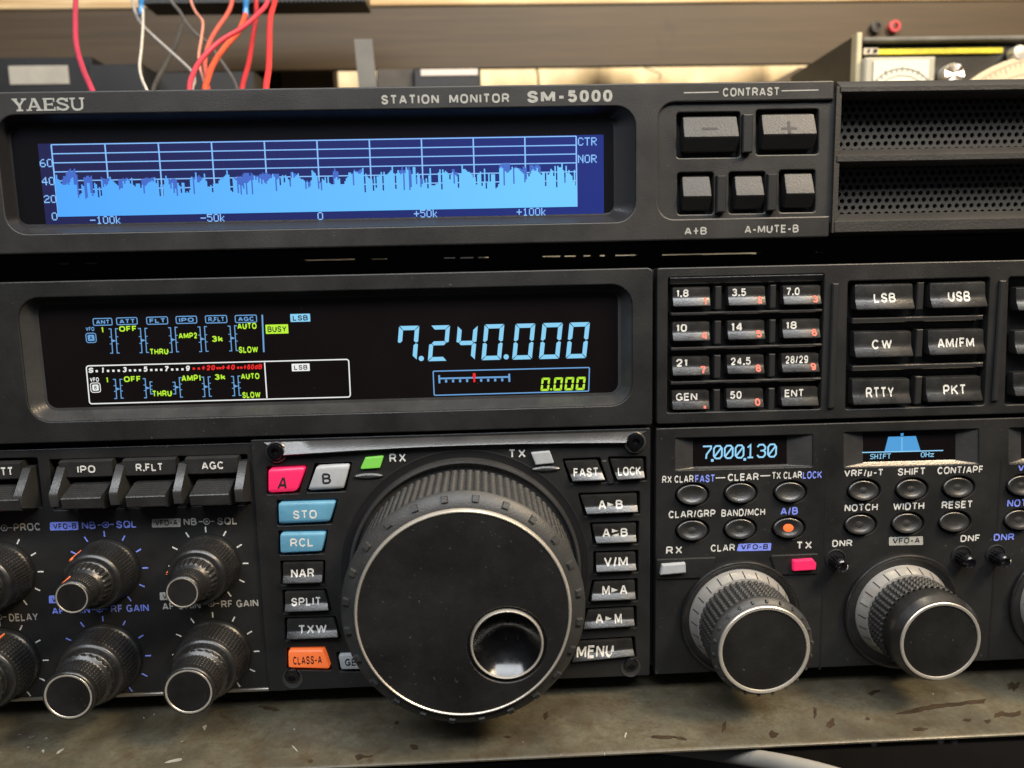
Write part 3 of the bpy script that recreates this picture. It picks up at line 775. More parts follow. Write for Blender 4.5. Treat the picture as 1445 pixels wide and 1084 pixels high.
for k in (0, 1):
    zt_, zb_ = bars[k][1]-0.0008, bars[k+1][0]+0.0022
    mb = MB(); pit = 0.00225; rz = pit*0.866; rr = 0.00070
    nr = int((zt_-zb_)/rz)+1; z = zb_; row = 0
    YM = 0.0085
    while z < zt_+rz:
        x = gX0+0.001+(pit/2 if row % 2 else 0)
        while x < gX1:
            hexa = [(x+pit/math.sqrt(3)*math.sin(a*math.pi/3), z+pit/math.sqrt(3)*math.cos(a*math.pi/3)) for a in range(6)]
            outer, inner, deep = [], [], []
            for i in range(12):
                a = -math.pi*2*i/12+math.pi/2
                h0, h1 = hexa[(i//2) % 6], hexa[(i//2+1) % 6]
                ox, oz = h0 if i % 2 == 0 else ((h0[0]+h1[0])/2, (h0[1]+h1[1])/2)
                outer.append((ox, YM, oz)); inner.append((x+rr*math.cos(a), YM, z+rr*math.sin(a))); deep.append((x+rr*math.cos(a), YM+0.0009, z+rr*math.sin(a)))
            mb.loft([outer, inner, deep])
            x += pit
        z += rz; row += 1
    mb.build('perforated_grille', mshm, mon)
    MB().box(gX0, 0.0096, zb_-0.002, gX1, 0.0116, zt_+0.003).build('speaker_baffle', WELL, mon)
# feet
for fx in (-0.17, 0.19):
    mb = MB(); c = Vector((fx, 0.03, 0)); zt_ = W(600, 384)[1]
    mb.box(fx-0.008, 0.03, zt_+0.0005, fx+0.008, 0.045, Zb+0.0006); mb.build('foot', RUBBER, mon)

# ================================================================== TRANSCEIVER
rig = thing('radio_transceiver', (0, 0.1, ZB), 'big black desktop radio transceiver with large tuning dial and lit frequency display', 'radio')
ZT = W(460, 387)[1]
MB().box(-0.233, 0.0062, ZB+0.0005, 0.233, 0.30, ZT-0.0006, bev=0.6).build('cabinet', PANEL, rig)
MB().box(-0.231, 0.0045, ZB+0.0008, 0.231, 0.0061, ZT-0.001).build('subpanel', WELL, rig)
for fx, fy_ in ((-0.18, 0.04), (0.18, 0.04), (-0.18, 0.26), (0.18, 0.26)):
    MB().box(fx-0.012, fy_-0.012, LEDGE_Z, fx+0.012, fy_+0.012, ZB+0.0006).build('foot', RUBBER, rig)
# added dark strips blocking light in the gap, with a thin broken slit between
gy_ = 0.030
def gz_(px, off): return W(px, 363.0-(px-678)*0.0152+off, -gy_/MM)[1]
mb = MB()
for i in range(24):
    xa_, xb_ = -60+i*70, -60+(i+1)*70
    X0, X1 = W(xa_, 370, -gy_/MM)[0], W(xb_, 370, -gy_/MM)[0]
    z_ = gz_((xa_+xb_)/2, 1.4); mb.box(X0, gy_, ZT-0.0008, X1, gy_+0.006, z_)
mb.build('gap_blocker_lower', WELL, rig)
mb = MB()
slits = [(72, 95), (108, 135), (425, 500), (522, 546), (626, 642), (649, 668), (675, 690), (766, 793), (797, 815), (824, 836), (847, 857), (869, 902), (935, 1075), (1152, 1163)]
edges = [-60]+[e for sl_ in slits for e in sl_]+[1700]
for i in range(len(edges)-1):
    X0, X1 = W(edges[i], 365, -gy_/MM)[0], W(edges[i+1], 365, -gy_/MM)[0]
    c_ = (edges[i]+edges[i+1])/2
    mb.box(X0, gy_+0.0005, gz_(c_, -0.9 if i % 2 else 2.2), X1, gy_+0.0055, Zb+0.0015)
mb.build('gap_blocker_upper', WELL, mon)

# ---- display panel
P_D = 2.0
xr = W(921, 490, P_D)[0]; z0 = W(460, 613.5, P_D)[1]; z1 = W(460, 388, P_D)[1]
dl = ccw(roundpoly([(-0.233, z0), (xr, z0), (xr, z1), (-0.233, z1)], [0.4*MM, 0.8*MM, 1.6*MM, 0.4*MM]))
rec = rloop(rect(31, 411, 892, 584, P_D), 6.2*MM, 8)
MB().plate(dl, P_D, -4.4, 0.35, [rec], 0.35).build('display_panel', PANEL, rig)
gl = rloop(rect(55, 417, 876, 569, -2.0), 3.6*MM, 8)
so = offset(rec, -0.05*MM)
MB().loft([L3(so, P_D-0.35), L3(gl, -2.0), L3(offset(gl, -0.8*MM), -2.1)]).build('display_bezel', CHAMFER, rig)
disp = MB().plate(offset(gl, 0.3*MM), -2.15, -4.0, 0.1).build('display_window', GLASS, rig)
q = -2.07
def dtext(s, box, m, bold=0.012, **k): letter('display_text', s, box, q, m, disp, bold=bold, **k)
def badge(box, s, tb, m, ink, rad=0.15, name='display_badge'):
    mb = MB(); mb.poly(rloop(rect(*box, q), rad*MM, 3), -q*MM); b0 = mb.build(name, m, disp)
    letter('display_text', s, tb, q+0.05, ink, disp, bold=0.014)
# row of column headings
for s, b_ in (('ANT', (131.5, 449.5, 158, 459)), ('ATT', (164.5, 448.5, 193.5, 458)), ('FLT', (207, 447.5, 236.5, 457.5)), ('IPO', (248.5, 446.5, 277.5, 456.3)), ('R.FLT', (290, 445.5, 320, 455.7)), ('AGC', (332, 445, 362, 455))):
    mb = MB(); boxline(mb, *b_, 1.3, q, 0.35); x0, y0, x1, y1 = b_
    put_text(mb, s, (x0+4, y0+2, x1-4, y1-1.8), q, bold=0.02); mb.build('display_text', L_BLUE2, disp)
for s, b_ in (('1', (141.8, 461.6, 147, 469)), ('OFF', (168, 460, 192, 468)), ('THRU', (212, 492, 238, 500.5)), ('AMP2', (252, 469.5, 278, 478)), ('3k', (299, 474, 314.5, 482.5)), ('AUTO', (335, 455.8, 362, 464.6)), ('SLOW', (337, 489, 364, 498)),
              ('1', (148.3, 532.5, 154, 539.5)), ('OFF', (174.7, 531, 198, 539)), ('THRU', (215.7, 551, 243, 559.8)), ('AMP1', (256, 529, 283, 537.7)), ('3k', (303, 528, 318, 536)), ('AUTO', (340, 526.8, 366, 535.2)), ('SLOW', (342, 553, 367.5, 561.8))):
    dtext(s, b_, L_LIME, 0.022)
dtext('VFO', (121, 461.5, 133, 467.3), L_BLUE2, 0.02); dtext('VFO', (127, 532.8, 139.5, 538.8), L_WHITE, 0.02)
for bx, m, s in (((121.5, 470.3, 135.5, 483.5), L_BLUE2, 'A'), ((128, 540.5, 141.5, 553.7), L_WHITE, 'B')):
    mb = MB(); boxline(mb, *bx, 1.2, q, 0.6); x0, y0, x1, y1 = bx
    mb.poly(rloop(rect(x0+2.3, y0+2.2, x1-2.3, y1-2.2, q), 0.3*MM, 3), -q*MM); mb.build('display_badge', m, disp)
    letter('display_text', s, (x0+5, y0+4, x1-5, y1-4), q+0.05, INKK, disp, bold=0.012)
# routing brackets
def brackets(rows):
    mb = MB(); h = q
    for (cx, yt, yb, yt2, yb2, ya) in rows:
        a, b_ = cx-2.6+0.35, cx+4.2
        lean = 0.07
        xx = lambda x, y: x+(y-(yt+yb)/2)*lean
        line(mb, [(xx(a-3.4, yt), yt), (xx(a, yt), yt), (xx(a, yb), yb), (xx(a-3.4, yb), yb)], 1.3, h)
        line(mb, [(xx(b_+3.4, yt2), yt2), (xx(b_, yt2), yt2), (xx(b_, yb2), yb2), (xx(b_+3.4, yb2), yb2)], 1.3, h)
        for f in (0.33, 0.62):
            y = yt+(yb-yt)*f; y2 = yt2+(yb2-yt2)*f
            line(mb, [(xx(a-3, y), y), (xx(a, y), y)], 1.1, h+0.01); line(mb, [(xx(b_, y2), y2), (xx(b_+3, y2), y2)], 1.1, h+0.01)
        mb.poly([W(xx(a, ya), ya-2.2, h), W(xx(b_, ya), ya, h), W(xx(a, ya), ya+2.2, h)], -(h+0.015)*MM)
    return mb
brackets([(160, 464.3, 498.5, 464, 498.3, 481), (201.5, 463.7, 497.8, 463.5, 497.5, 480.4), (244, 462.6, 497.3, 462, 496.5, 479.5), (285.5, 461.5, 496.3, 461, 495.8, 478.5), (328, 460.3, 495.3, 459.8, 494.8, 477.3)]).build('routing_diagram', L_BLUE2, disp)
brackets([(166, 535.5, 562.5, 535.3, 562, 549), (208, 534.5, 561.5, 539, 556, 547.7), (249.7, 539.5, 556, 533, 560.5, 546.5), (290.5, 532.3, 559.8, 532, 559.3, 545.8), (332.5, 531.3, 558.5, 530.8, 558, 545)]).build('routing_diagram', L_BLUE2, disp)
mb = MB(); line(mb, [(370, 444.3), (372.3, 497)], 2.2, q); mb.build('divider_line', L_BLUE2, disp)
badge((374.8, 458, 406.8, 471), 'BUSY', (377.5, 460.3, 404, 468.8), L_LIME, INKK)
badge((409.7, 443, 437.7, 454.2), 'LSB', (413, 445, 434.5, 452.5), L_BLUE, INKK)
badge((411.7, 513.2, 437, 523.8), 'LSB', (415, 515.2, 434, 522), L_WHITE, INKK)
mb = MB(); l = [(121.5, 516.5), (492, 507.2), (494.5, 560.3), (126.5, 570)]
line(mb, roundpoly(l, 3.5, 4), 1.7, q, 0, True); mb.build('signal_meter_frame', L_WHITE, disp)
mb = MB(); line(mb, [(373.3, 511.5), (376.7, 562)], 1.7, q+0.02); mb.build('divider_line', L_WHITE, disp)
# S meter scale
mbw, mbr = MB(), MB()
def sy(x): return 522.8-(x-125)*0.0212
for s, x in (('S', 128.3), ('1', 145), ('3', 176), ('5', 205.5), ('7', 235.5), ('9', 265)):
    wd = 7 if s == 'S' else 5.5
    if s == '1': wd = 3.2
    put_text(mbw, s, (x-wd/2, sy(x)-3.8, x+wd/2, sy(x)+3.6), q, bold=0.03, shear=0.15)
for x in (136.5, 152.5, 160, 167.5, 183.5, 190.5, 197.5, 213.5, 220.5, 227.5, 243, 250, 257.5):
    mbw.poly(rloop(rect(x-1.6, sy(x)-0.2, x+1.6, sy(x)+2.8, q)), -q*MM)
for s, x0, x1 in (('+20', 285, 303.5), ('+40', 313, 331.5), ('+60dB', 344, 370)):
    put_text(mbr, s, (x0, sy(x0)-4, x1, sy(x0)+3.2), q, bold=0.03, shear=0.15)
for x in (273.5, 280.5, 307, 310.8, 336, 340.5):
    mbr.poly(rloop(rect(x-1.6, sy(x)-0.8, x+1.6, sy(x)+2.2, q)), -q*MM)
mbw.build('signal_scale', L_WHITE, disp); mbr.build('signal_scale', L_RED, disp)
# main frequency
mb = MB()
for ch, b_ in (('7', (558.3, 460, 592.8, 508.6)), ('2', (602.7, 459.3, 636, 509.5)), ('4', (641, 459.5, 675, 508.4)), ('0', (678.5, 457.7, 712.4, 508)), ('0', (722, 456.8, 756, 507.3)), ('0', (760, 455.8, 794.7, 506.5)), ('0', (798, 455, 832.8, 505.6))):
    seven(mb, ch, b_, q)
disc(mb, 594.5, 506, 3.7, q+0.02); disc(mb, 714.3, 503.7, 3.7, q+0.02)
mb.build('frequency_readout', L_BLUE, disp)
mb = MB(); line(mb, roundpoly([(611.2, 524), (831.8, 518.7), (830.7, 552), (612.7, 558)], 1.5, 3), 1.6, q, 0, True); mb.build('clarifier_frame', L_BLUE2, disp)
mb = MB(); line(mb, [(619.5, 534.3), (719, 532)], 2.4, q); line(mb, [(619.6, 529.5), (620.2, 541)], 2.6, q+.01); line(mb, [(718.5, 527.5), (718.8, 539)], 2.6, q+.01)
for i in range(9):
    if i != 4:
        x = 629.5+i*9.9; y = 537.9-i*0.22; mb.poly(rloop(rect(x-1.5, y-2, x+1.5, y+2, q)), -q*MM)
mb.build('offset_scale', L_BLUE2, disp)
mb = MB(); mb.poly(rloop(rect(667.2, 526.6, 671.2, 534.5, q), 0.2*MM), -(q+.03)*MM); mb.poly(rloop(rect(668, 534.5, 670.6, 539.5, q), 0.1*MM), -(q+.03)*MM); mb.build('offset_pointer', L_RED, disp)
mb = MB()
for x0, x1, yy in ((762.5, 776.6, 533.2), (780.3, 794.8, 532.7), (796.2, 810.6, 532.3), (812, 826.8, 532)):
    seven(mb, '0', (x0, yy, x1, yy+18.6), q, t=0.2, gap=0.035)
disc(mb, 777.8, 549.5, 1.5, q+0.02); mb.build('offset_readout', L_LIME, disp)

# ---- left knob panel
P_L = 0.0
lx = W(362, 800, P_L)
sep_x = W(373, 800, P_L)[0]
zl1 = W(180, 630, P_L)[1]
sw = [(-120, 649, 55, 722), (68, 644.5, 349, 716.5)]
swl = [quad([(-140, 650), (52, 646), (60, 716), (-130, 721)], 0.4, P_L), quad([(69, 649), (348.5, 641.5), (353, 712), (76, 720)], 0.4, P_L)]
lp = ccw([(-0.233, ZB+0.0011), (sep_x-0.0002, ZB+0.0011), (sep_x-0.0002, zl1), (-0.233, zl1)])
MB().plate(lp, P_L, -4.4, 0.25, swl, 0.3).build('knob_panel', PANEL, rig)
MB().box(-0.2335, -0.0006, ZB, W(405, 965)[0], 0.006, ZB+0.0010, bev=0.2).build('bottom_trim', TRIM, rig)
# paddle switches
LEVER = mat('lever_plastic', (0.022, 0.022, 0.022), 0.36, grain=0.35, gscale=1500, mottle=0.3, mscale=150, dust=0.15)
FIN = mat('fin_plastic', (0.030, 0.030, 0.030), 0.30, grain=0.2, gscale=1500, dust=0.2, mottle=0.2, mscale=200)
def zrow(px, py, p): return W(px, py, p)[1]
for s, tb, x0, x1, cx in (('ATT', (-10, 659.5, 17.5, 671), -45, 38, -4), ('IPO', (109, 657, 134.5, 667.5), 88, 152, 120), ('R.FLT', (191.5, 654, 229, 665), 177, 241, 209), ('AGC', (284.5, 651.5, 315, 662.5), 265, 329, 298)):
    k = (cx-120)*-0.0275                       # rows drop to the left
    X0 = W(x0-1.5, 665+k, 1)[0]; X1 = W(x1+9, 665+k, 1)[0]
    Z = lambda y, p: zrow(cx, y+k, p)
    if s == 'ATT': X1 = W(32, 665, 1)[0]
    # hood with the lettering
    hood = MB().prism([(-4, Z(648.5, 0)), (0.6, Z(648.5, 0.6)), (2.0, Z(652.0, 2.0)), (1.9, Z(672.5, 1.9)), (1.4, Z(674, 1.4)), (-4, Z(674, -.2))][::-1], X0, X1)
    hood = hood.build('switch_hood', LEVER, rig)
    letter('legend', s, (tb[0], tb[1], tb[2], tb[3]), 2.07, INK, hood, bold=0.014, spc=1.02)
    Xa = W(x0+13, 690+k, 2)[0]; Xb = W(x1-1, 690+k, 4)[0]
    pr = [(-4, Z(681, -1)), (-0.6, Z(680, -0.6)), (1.8, Z(683, 1.8))]
    for i in range(7):                          # fine ribs on the slope
        y = 683+i*2.6; p = 1.8+i*0.85
        pr += [(p, Z(y, p)), (p+0.45, Z(y+0.9, p+.45)), (p+0.50, Z(y+1.9, p+.5))]
    pr += [(7.9, Z(702.5, 7.9)), (8.1, Z(704, 8.1)), (7.8, Z(717, 7.8)), (7.3, Z(718.5, 7.3)), (-4, Z(717, -4))]
    MB().prism(pr[::-1], Xa, Xb).build('paddle', LEVER, rig, 20)
for cx, yt in ((36, 660.5), (85.5, 658), (169, 655.5), (257.5, 653.5), (343, 651)):
    x = W(cx, 680, 3)[0]; wd = 0.00115
    pr = [(-4, zrow(cx, yt-1, 0)), (1.6, zrow(cx, yt, 1.6)), (2.0, zrow(cx, yt+2, 2)), (7.4, zrow(cx, yt+39, 7.4)), (7.6, zrow(cx, yt+43, 7.6)), (7.2, zrow(cx, yt+57, 7.2)), (-4, zrow(cx, yt+57, -4))]
    MB().prism(pr[::-1], x-wd, x+wd).build('fin', FIN, rig)

# ---- concentric knobs
def flute(n, a, lo=None, hi=None):
    def fn(t, p, k):
        if lo is not None and not (lo <= p <= hi): return 0
        return a*(0.5+0.5*math.cos(n*t))
    return fn
def sub(prof, step=0.35):
    out = [prof[0]]
    for a, b_ in zip(prof, prof[1:]):
        n = max(1, int(math.hypot(b_[0]-a[0], b_[1]-a[1])/step))
        for i in range(1, n+1): out.append((a[0]+(b_[0]-a[0])*i/n, a[1]+(b_[1]-a[1])*i/n))
    return out
def pimples(n, per, a):                                 # square grip bumps
    def sq(c): return min(1.0, max(0.0, 0.5+1.3*c))
    def fn(t, p, k): return a*(sq(math.cos(n*t))*sq(math.cos(2*math.pi*p/per))-0.6)
    return fn
PIM1 = pimples(54, 1.1, 0.24); PIM2 = pimples(44, 0.95, 0.22)
def concentric(fx, fy_, p, rc, ro, ang, name='concentric_knob', ang2=None):
    """two stacked control knobs; (fx,fy_) is the pixel of the cap's centre at height p"""
    x, z = W(fx, fy_, p)
    e = frame(name, rig, (x, 0, z))
    h1 = p*0.50
    # outer knob: skirt, ribbed body, rounded front
    def f1(t, pp, k): return PIM1(t, pp, k) if 2.4 < pp < h1-1.9 else 0
    pr = sub([(ro, 0.3), (ro, 1.6), (ro*0.955, 2.2), (ro*0.92, h1-2.0), (ro*0.90, h1-1.7), (ro*0.875, h1-0.6), (ro*0.80, h1), (ro*0.70, h1+0.1)], 0.25)
    MB().lathe(x, z, pr, 400, 0, f1).build('outer_knob', KNOB, e, 70)
    # inner knob: flared collar then finely ribbed grip
    ri = rc*1.07; hb = h1+0.1
    def f2(t, pp, k):
        if hb+0.8 < pp < hb+3.2: return 0.34*(0.5+0.5*math.cos(24*t))
        if hb+4.2 < pp < p-2.0: return PIM2(t, pp, k)
        return 0
    pr = sub([(ro*0.70, hb-0.2), (ro*0.70, hb+0.5), (ro*0.66, hb+0.8), (ri*1.17, hb+3.2), (ri*1.03, hb+4.0), (ri, p-1.9), (ri*1.02, p-1.7), (ri*1.04, p-0.6), (ri*1.0, p-0.15), (rc*1.0, p)], 0.22)
    MB().lathe(x, z, pr, 384, 0, f2, cap=False).build('inner_knob', KNOB, e, 70)
    MB().lathe(x, z, [(rc*1.01, p-0.1), (rc*0.995, p+0.03), (rc*0.93, p+0.03), (rc*0.915, p-0.1)], 96, 0, cap=False).build('rim', SILVER, e)
    MB().lathe(x, z, [(rc*0.93, p-0.4), (rc*0.925, p-0.08), (0.02, p-0.08)], 96, 0, cap=False).build('cap', FACE, e)
    # orange pointer lines along the grips
    ca, sa = math.cos(ang), math.sin(ang)
    mb = MB()
    for r0, r1, pa, pb in ((ri*1.09, ri*1.04, hb+4.1, p-0.9), (ro*0.985, ro*0.945, 2.6, h1-1.0)):
        wd = 0.00022
        nx_, nz_ = -sa*wd, ca*wd
        mb.loft([[(x+ca*r*MM+k*nx_, -pq*MM, z+sa*r*MM+k*nz_) for k, r in ((-1, rr), (1, rr), (1, rr-0.5), (-1, rr-0.5))] for rr, pq in ((r0, pa), (r1, pb))])
    mb.build('pointer', ORANGE_INK, e)
    return e, x, z
def ticks(x, z, r, parent, m, angs, ln=1.7, wd=0.42):
    mb = MB()
    for a in angs:
        t = math.radians(a); c, s_ = math.cos(t), math.sin(t)
        mb.ribbon([(x+c*(r-ln/2)*MM, z+s_*(r-ln/2)*MM), (x+c*(r+ln/2)*MM, z+s_*(r+ln/2)*MM)], wd*MM, -0.00007)
    mb.build('dial_scale', m, parent)
AL = [0, 30, 60, 90, 120, 150, 180, -30, -60]
knobs = []
for fx, fy_, p, rc, ro, ang, m, rt in ((101, 844, 20.5, 4.25, 9.3, 131, INKB, 10.8), (257, 836.7, 20.5, 4.2, 9.3, 172, INK, 10.8), (96, 983.5, 22, 6.35, 10.6, 200, INKB, 12.2), (266, 976.5, 22, 6.35, 10.6, 190, INK, 12.1),
                                      (-62, 850, 20.5, 4.25, 9.3, 100, INK, 10.8), (-64, 991, 22, 6.35, 10.6, 75, INK, 12.1)):
    e, x, z = concentric(fx, fy_, p, rc, ro, math.radians(ang)); ticks(x, z, rt, rig, m, AL)
def conc_mark(x, y, m):
    mb = MB(); cx, cz = W(x, y, 0.07); r = 0.00085
    mb.ribbon(ellipse(cx, cz, r, r, 24), 0.00028, -0.00007, 0, True)
    mb.poly(ellipse(cx, cz, 0.00036, 0.00036, 16), -0.00007)
    mb.ribbon([(cx-0.0023, cz), (cx-0.0011, cz)], 0.0003, -0.00008); mb.ribbon([(cx+0.0011, cz), (cx+0.0023, cz)], 0.0003, -0.00008)
    mb.build('concentric_symbol', m, rig)
def ptext(s, box, m=INK, p=0.07, bold=0.013, **k): letter('lettering', s, box, p, m, rig, bold=bold, **k)
def pbadge(box, s, tb, m, p=0.06, slant=0.0):
    x0, y0, x1, y1 = box
    mb = MB(); mb.poly(quad([(x0+slant, y0), (x1, y0-0.022*(x1-x0)), (x1-slant*.3, y1-0.022*(x1-x0)), (x0, y1)], 0.25, p), -p*MM); b0 = mb.build('printed_badge', m, rig)
    letter('legend', s, tb, p+0.04, INKK, b0, bold=0.006, spc=1.05)
pbadge((70.5, 737, 110.5, 748.8), 'VFO-B', (75, 738.5, 107.5, 746.5), INKB); ptext('NB', (115.5, 736, 134.8, 746.8), INKB); conc_mark(149, 740.5, INKB); ptext('SQL', (164, 734.8, 191.8, 745.2), INKB)
pbadge((214.5, 732.5, 255, 744.5), 'VFO-A', (219, 733.6, 250.5, 742), INKG); ptext('NB', (259, 731.2, 277.5, 741.5), INKG); conc_mark(291.5, 736, INKG); ptext('SQL', (306.5, 730, 333.8, 740.5), INKG)
conc_mark(6, 745, INKG); ptext('PROC', (19, 738.3, 56.5, 749.3), INKG)
pbadge((69, 841, 92, 852), ' ', (75, 842, 80, 850), INKB) if False else None
mb = MB(); mb.poly(quad([(69, 840.5), (108, 839.5), (108, 850.5), (69, 851.5)], 0.25, 0.06), -0.00006); bb = mb.build('printed_badge', INKB, rig); letter('legend', 'VFO-B', (73, 842, 105, 849.5), 0.1, INKK, bb, bold=0.006)
mb = MB(); mb.poly(quad([(225.5, 836), (265, 835), (265, 846), (225.5, 847)], 0.25, 0.06), -0.00006); bb = mb.build('printed_badge', INKG, rig); letter('legend', 'VFO-A', (229.5, 837.5, 262, 845), 0.1, INKK, bb, bold=0.006)
ptext('AF GAIN', (73.5, 856.5, 127, 866.3), INKB); conc_mark(140.5, 860, INKB); ptext('RF GAIN', (156.5, 853, 210, 863.8), INKB)
ptext('AF GAIN', (229, 850, 283, 860), INKG); conc_mark(298, 852, INKG); ptext('RF GAIN', (312, 846.5, 364.5, 857), INKG)
conc_mark(-2, 871, INKG); ptext('DELAY', (12.5, 865.5, 53.5, 876.5), INKG)

# ---- tuning dial plate with its keys
P_M = 0.9
mx0 = W(366, 800, P_M)[0]; mx1 = W(917.5, 780, P_M)[0]; mz1 = W(640, 612, P_M)[1]; mz0 = ZB+0.0002
Lk = [([(379, 662), (431, 659.5), (418.5, 693), (379.5, 695)], 'A', (393, 673, 406, 689.5), PINK, INKK, FLAT, 0.12),
      ([(447, 657.5), (494, 655), (484.5, 690), (435, 692)], 'B', (455, 667.5, 467.5, 682.5), GREYKEY, INKK, FLAT, 0.0),
      ([(393, 709.5), (474, 707), (465, 736), (394.5, 739)], 'STO', (414, 719.5, 447.5, 731.5), BLUEKEY, INK, FLAT, 0.0),
      ([(395.5, 752.5), (460, 751), (454, 778), (396.5, 780.5)], 'RCL', (410, 759, 441.5, 771), BLUEKEY, INK, FLAT, 0.0),
      ([(398.5, 795), (455.5, 794), (455, 821), (400, 822.5)], 'NAR', (410.5, 803, 443, 814.5), KEY, INK, LIP, 0.0),
      ([(401.5, 836), (457, 834.5), (465, 860), (402.5, 862.5)], 'SPLIT', (411, 843.5, 452, 854.5), KEY, INK, LIP, 0.0),
      ([(404.5, 875), (470, 873), (479, 898), (405.5, 901)], 'TXW', (422, 882, 461, 893.5), KEY, INK, LIP, 0.0),
      ([(407, 917.5), (456, 916.5), (466, 943), (408, 942)], 'CLASS-A', (414, 925, 454.5, 936.5), ORANGE, INKK, FLAT, 0.0),
      ([(477.5, 924), (520, 922), (524, 944), (482, 944.5)], 'GEN', (487, 928.5, 512, 938.5), GREYKEY, INKK, FLAT, 0.0)]
Rk = [([(797, 651.5), (843, 649.5), (854, 677), (808, 679)], 'FAST', (809.5, 660.5, 843.5, 672.5)), ([(861, 648.5), (908, 648), (909, 674.5), (870.5, 677)], 'LOCK', (872, 659, 904.5, 670.5)),
      ([(819, 700), (899, 697), (899.5, 722), (828, 725)], 'A►B', (845, 706, 878.5, 718)), ([(836, 741.5), (898, 739), (897.5, 764), (841, 766)], 'A B', (851, 746, 885.5, 757.5)),
      ([(841, 782), (897, 780), (897.5, 804), (841, 806.5)], 'V/M', (852.5, 786.5, 886, 799)), ([(839, 822.5), (896, 820), (896.5, 844.5), (833, 847)], 'M►A', (850.5, 826.5, 884.5, 838.5)),
      ([(830, 862), (894.5, 858.5), (895, 882), (822, 886.5)], 'A►M', (841, 866.5, 877, 879)), ([(818, 906.5), (892, 902), (894.5, 924), (806, 933)], 'MENU', (814, 911, 866.5, 926.5))]
holes = []
for k in Lk: holes.append(grow(k[0], 3.2, P_M, 0.5))
for k in Rk: holes.append(grow(k[0], 3.6, P_M, 0.5))
pl_loop = ccw(roundpoly([(mx0, mz0), (mx1, mz0), (mx1, mz1), (mx0, mz1)], [0.5*MM]*4))
MB().plate(pl_loop, P_M, -4.4, 0.3, holes, 0.3).build('dial_panel', PANEL, rig)
# arched bright strip along the plate's top
top = [(W(372+(912-372)*i/24, 624.5-(i/24)*15.5, 0.95)) for i in range(25)]
bot = [(W(398+(884-398)*i/24, 642.2-i/24*17.5-4.5*math.sin(math.pi*i/24)*1.0, 2.9)) for i in range(25)]
mb = MB()
rows = []
for i in range(25):
    a, b_ = top[i], bot[i]
    rows.append([(a[0], 0.002, a[1]+0.0002), (a[0], -0.00085, a[1]+0.0001), (a[0], -0.00105, a[1]), (b_[0], -0.0027, b_[1]+0.0003), (b_[0], -0.0029, b_[1]), (b_[0], -0.0026, b_[1]-0.0003), (b_[0], 0.0, b_[1]-0.0003)])
mb.loft(rows[::-1], 0, close=False)
mb.build('brow_strip', CHAMFER, rig)
def screw(px, py, r, p, washer=True, deep=False):
    x, z = W(px, py, p); e = frame('screw', rig, (x, 0, z))
    if washer: MB().lathe(x, z-0.0004, [(r*1.28, P_M-0.1), (r*1.28, p-0.6), (r*1.15, p-0.3), (r*0.9, p-0.3)], 48, 0, cap=True).build('washer', CHAMFER, e)
    mb = MB(); mb.lathe(x, z, [(r, p-1.2), (r, p+0.6), (r*0.9, p+1.0), (r*0.55, p+1.15), (r*0.42, p+1.1)], 48, 0, cap=False)
    hx = [(r*0.42, p+1.1), (r*0.40, p-0.6), (0.01, p-0.6)]
    mb.lathe(x, z, hx, 6, 0, cap=False); mb.build('head', GLOSS, e)
screw(389, 637, 2.45, 2.2); screw(896.5, 623, 2.5, 2.2)
for px, py in ((413, 957), (890, 941)):               # lower screws sit deep in round wells
    x, z = W(px, py, P_M); r = 3.1
    mb = MB(); mb.lathe(x, z, [(r*1.04, P_M+0.06), (r, P_M+0.10), (r*0.9, P_M-0.0), (r*0.72, P_M+0.02), (0.02, P_M+0.02)], 48, 0, cap=False)
    MB().lathe(x, z-0.0002, [(r*1.0, P_M-0.3), (r*1.0, P_M+0.10), (r*0.95, P_M+0.22), (r*0.88, P_M+0.10), (r*0.6, P_M+0.04), (0.02, P_M+0.04)], 48, 0, cap=False).build('screw_well', CHAMFER, rig)
    MB().lathe(x, z+0.0009, [(r*0.72, P_M-0.2), (r*0.72, P_M+0.4), (r*0.6, P_M+0.65), (r*0.3, P_M+0.65), (0.02, P_M+0.2)], 40, 0, cap=False).build('screw', GLOSS, rig)
for q_, s, tb, m, ink, prof, sh in Lk:
    kw = {'bold': 0.012, 'spc': 1.04, 'shear': sh*1.5}
    if s == 'CLASS-A': kw['bold'] = 0.01
    key(rig, q_, [(s, tb, ink, kw)], P_M-0.2, m, prof, 1.0, 0.7 if prof is FLAT else 0.35)
for q_, s, tb in Rk:
    def extra(k, s=s, tb=tb, q_=q_):
        if s == 'A B':
            mb = MB(); pz = (P_M-0.2+0.78)
            mb.poly([W(863.5, 746.5, pz), W(873, 749.3, pz), W(863.5, 752, pz)], -pz*MM); mb.poly([W(873, 752.5, pz), W(873, 758, pz), W(863, 755.3, pz)], -(pz+0.1)*MM); mb.build('legend', INK, k)
        elif '►' in s:
            x0, y0, x1, y1 = tb; c = (x0+x1)/2-0.5; cy = (y0+y1)/2+0.5; pz = P_M-0.2+0.80
            mb = MB(); mb.poly([W(c-4.2, cy-3.6, pz), W(c+5, cy-0.3, pz), W(c-4.2, cy+3.4, pz)], -pz*MM); mb.build('legend', INK, k)
    if '►' in s or s == 'A B':
        a, b_ = s.replace('►', ' ').split(); x0, y0, x1, y1 = tb
        lg = [(a, (x0-0.5, y0+0.3, x0+10, y1+.3), INK, {'bold': .012}), (b_, (x1-9.5, y0-.3, x1+.5, y1-.3), INK, {'bold': .012})]
    else: lg = [(s, tb, INK, {'bold': .012, 'spc': 1.03, 'shear': 0.12 if s == 'MENU' else 0})]
    key(rig, q_, lg, P_M-0.2, KEY, LIP, 1.0, 0.35, extra=extra)
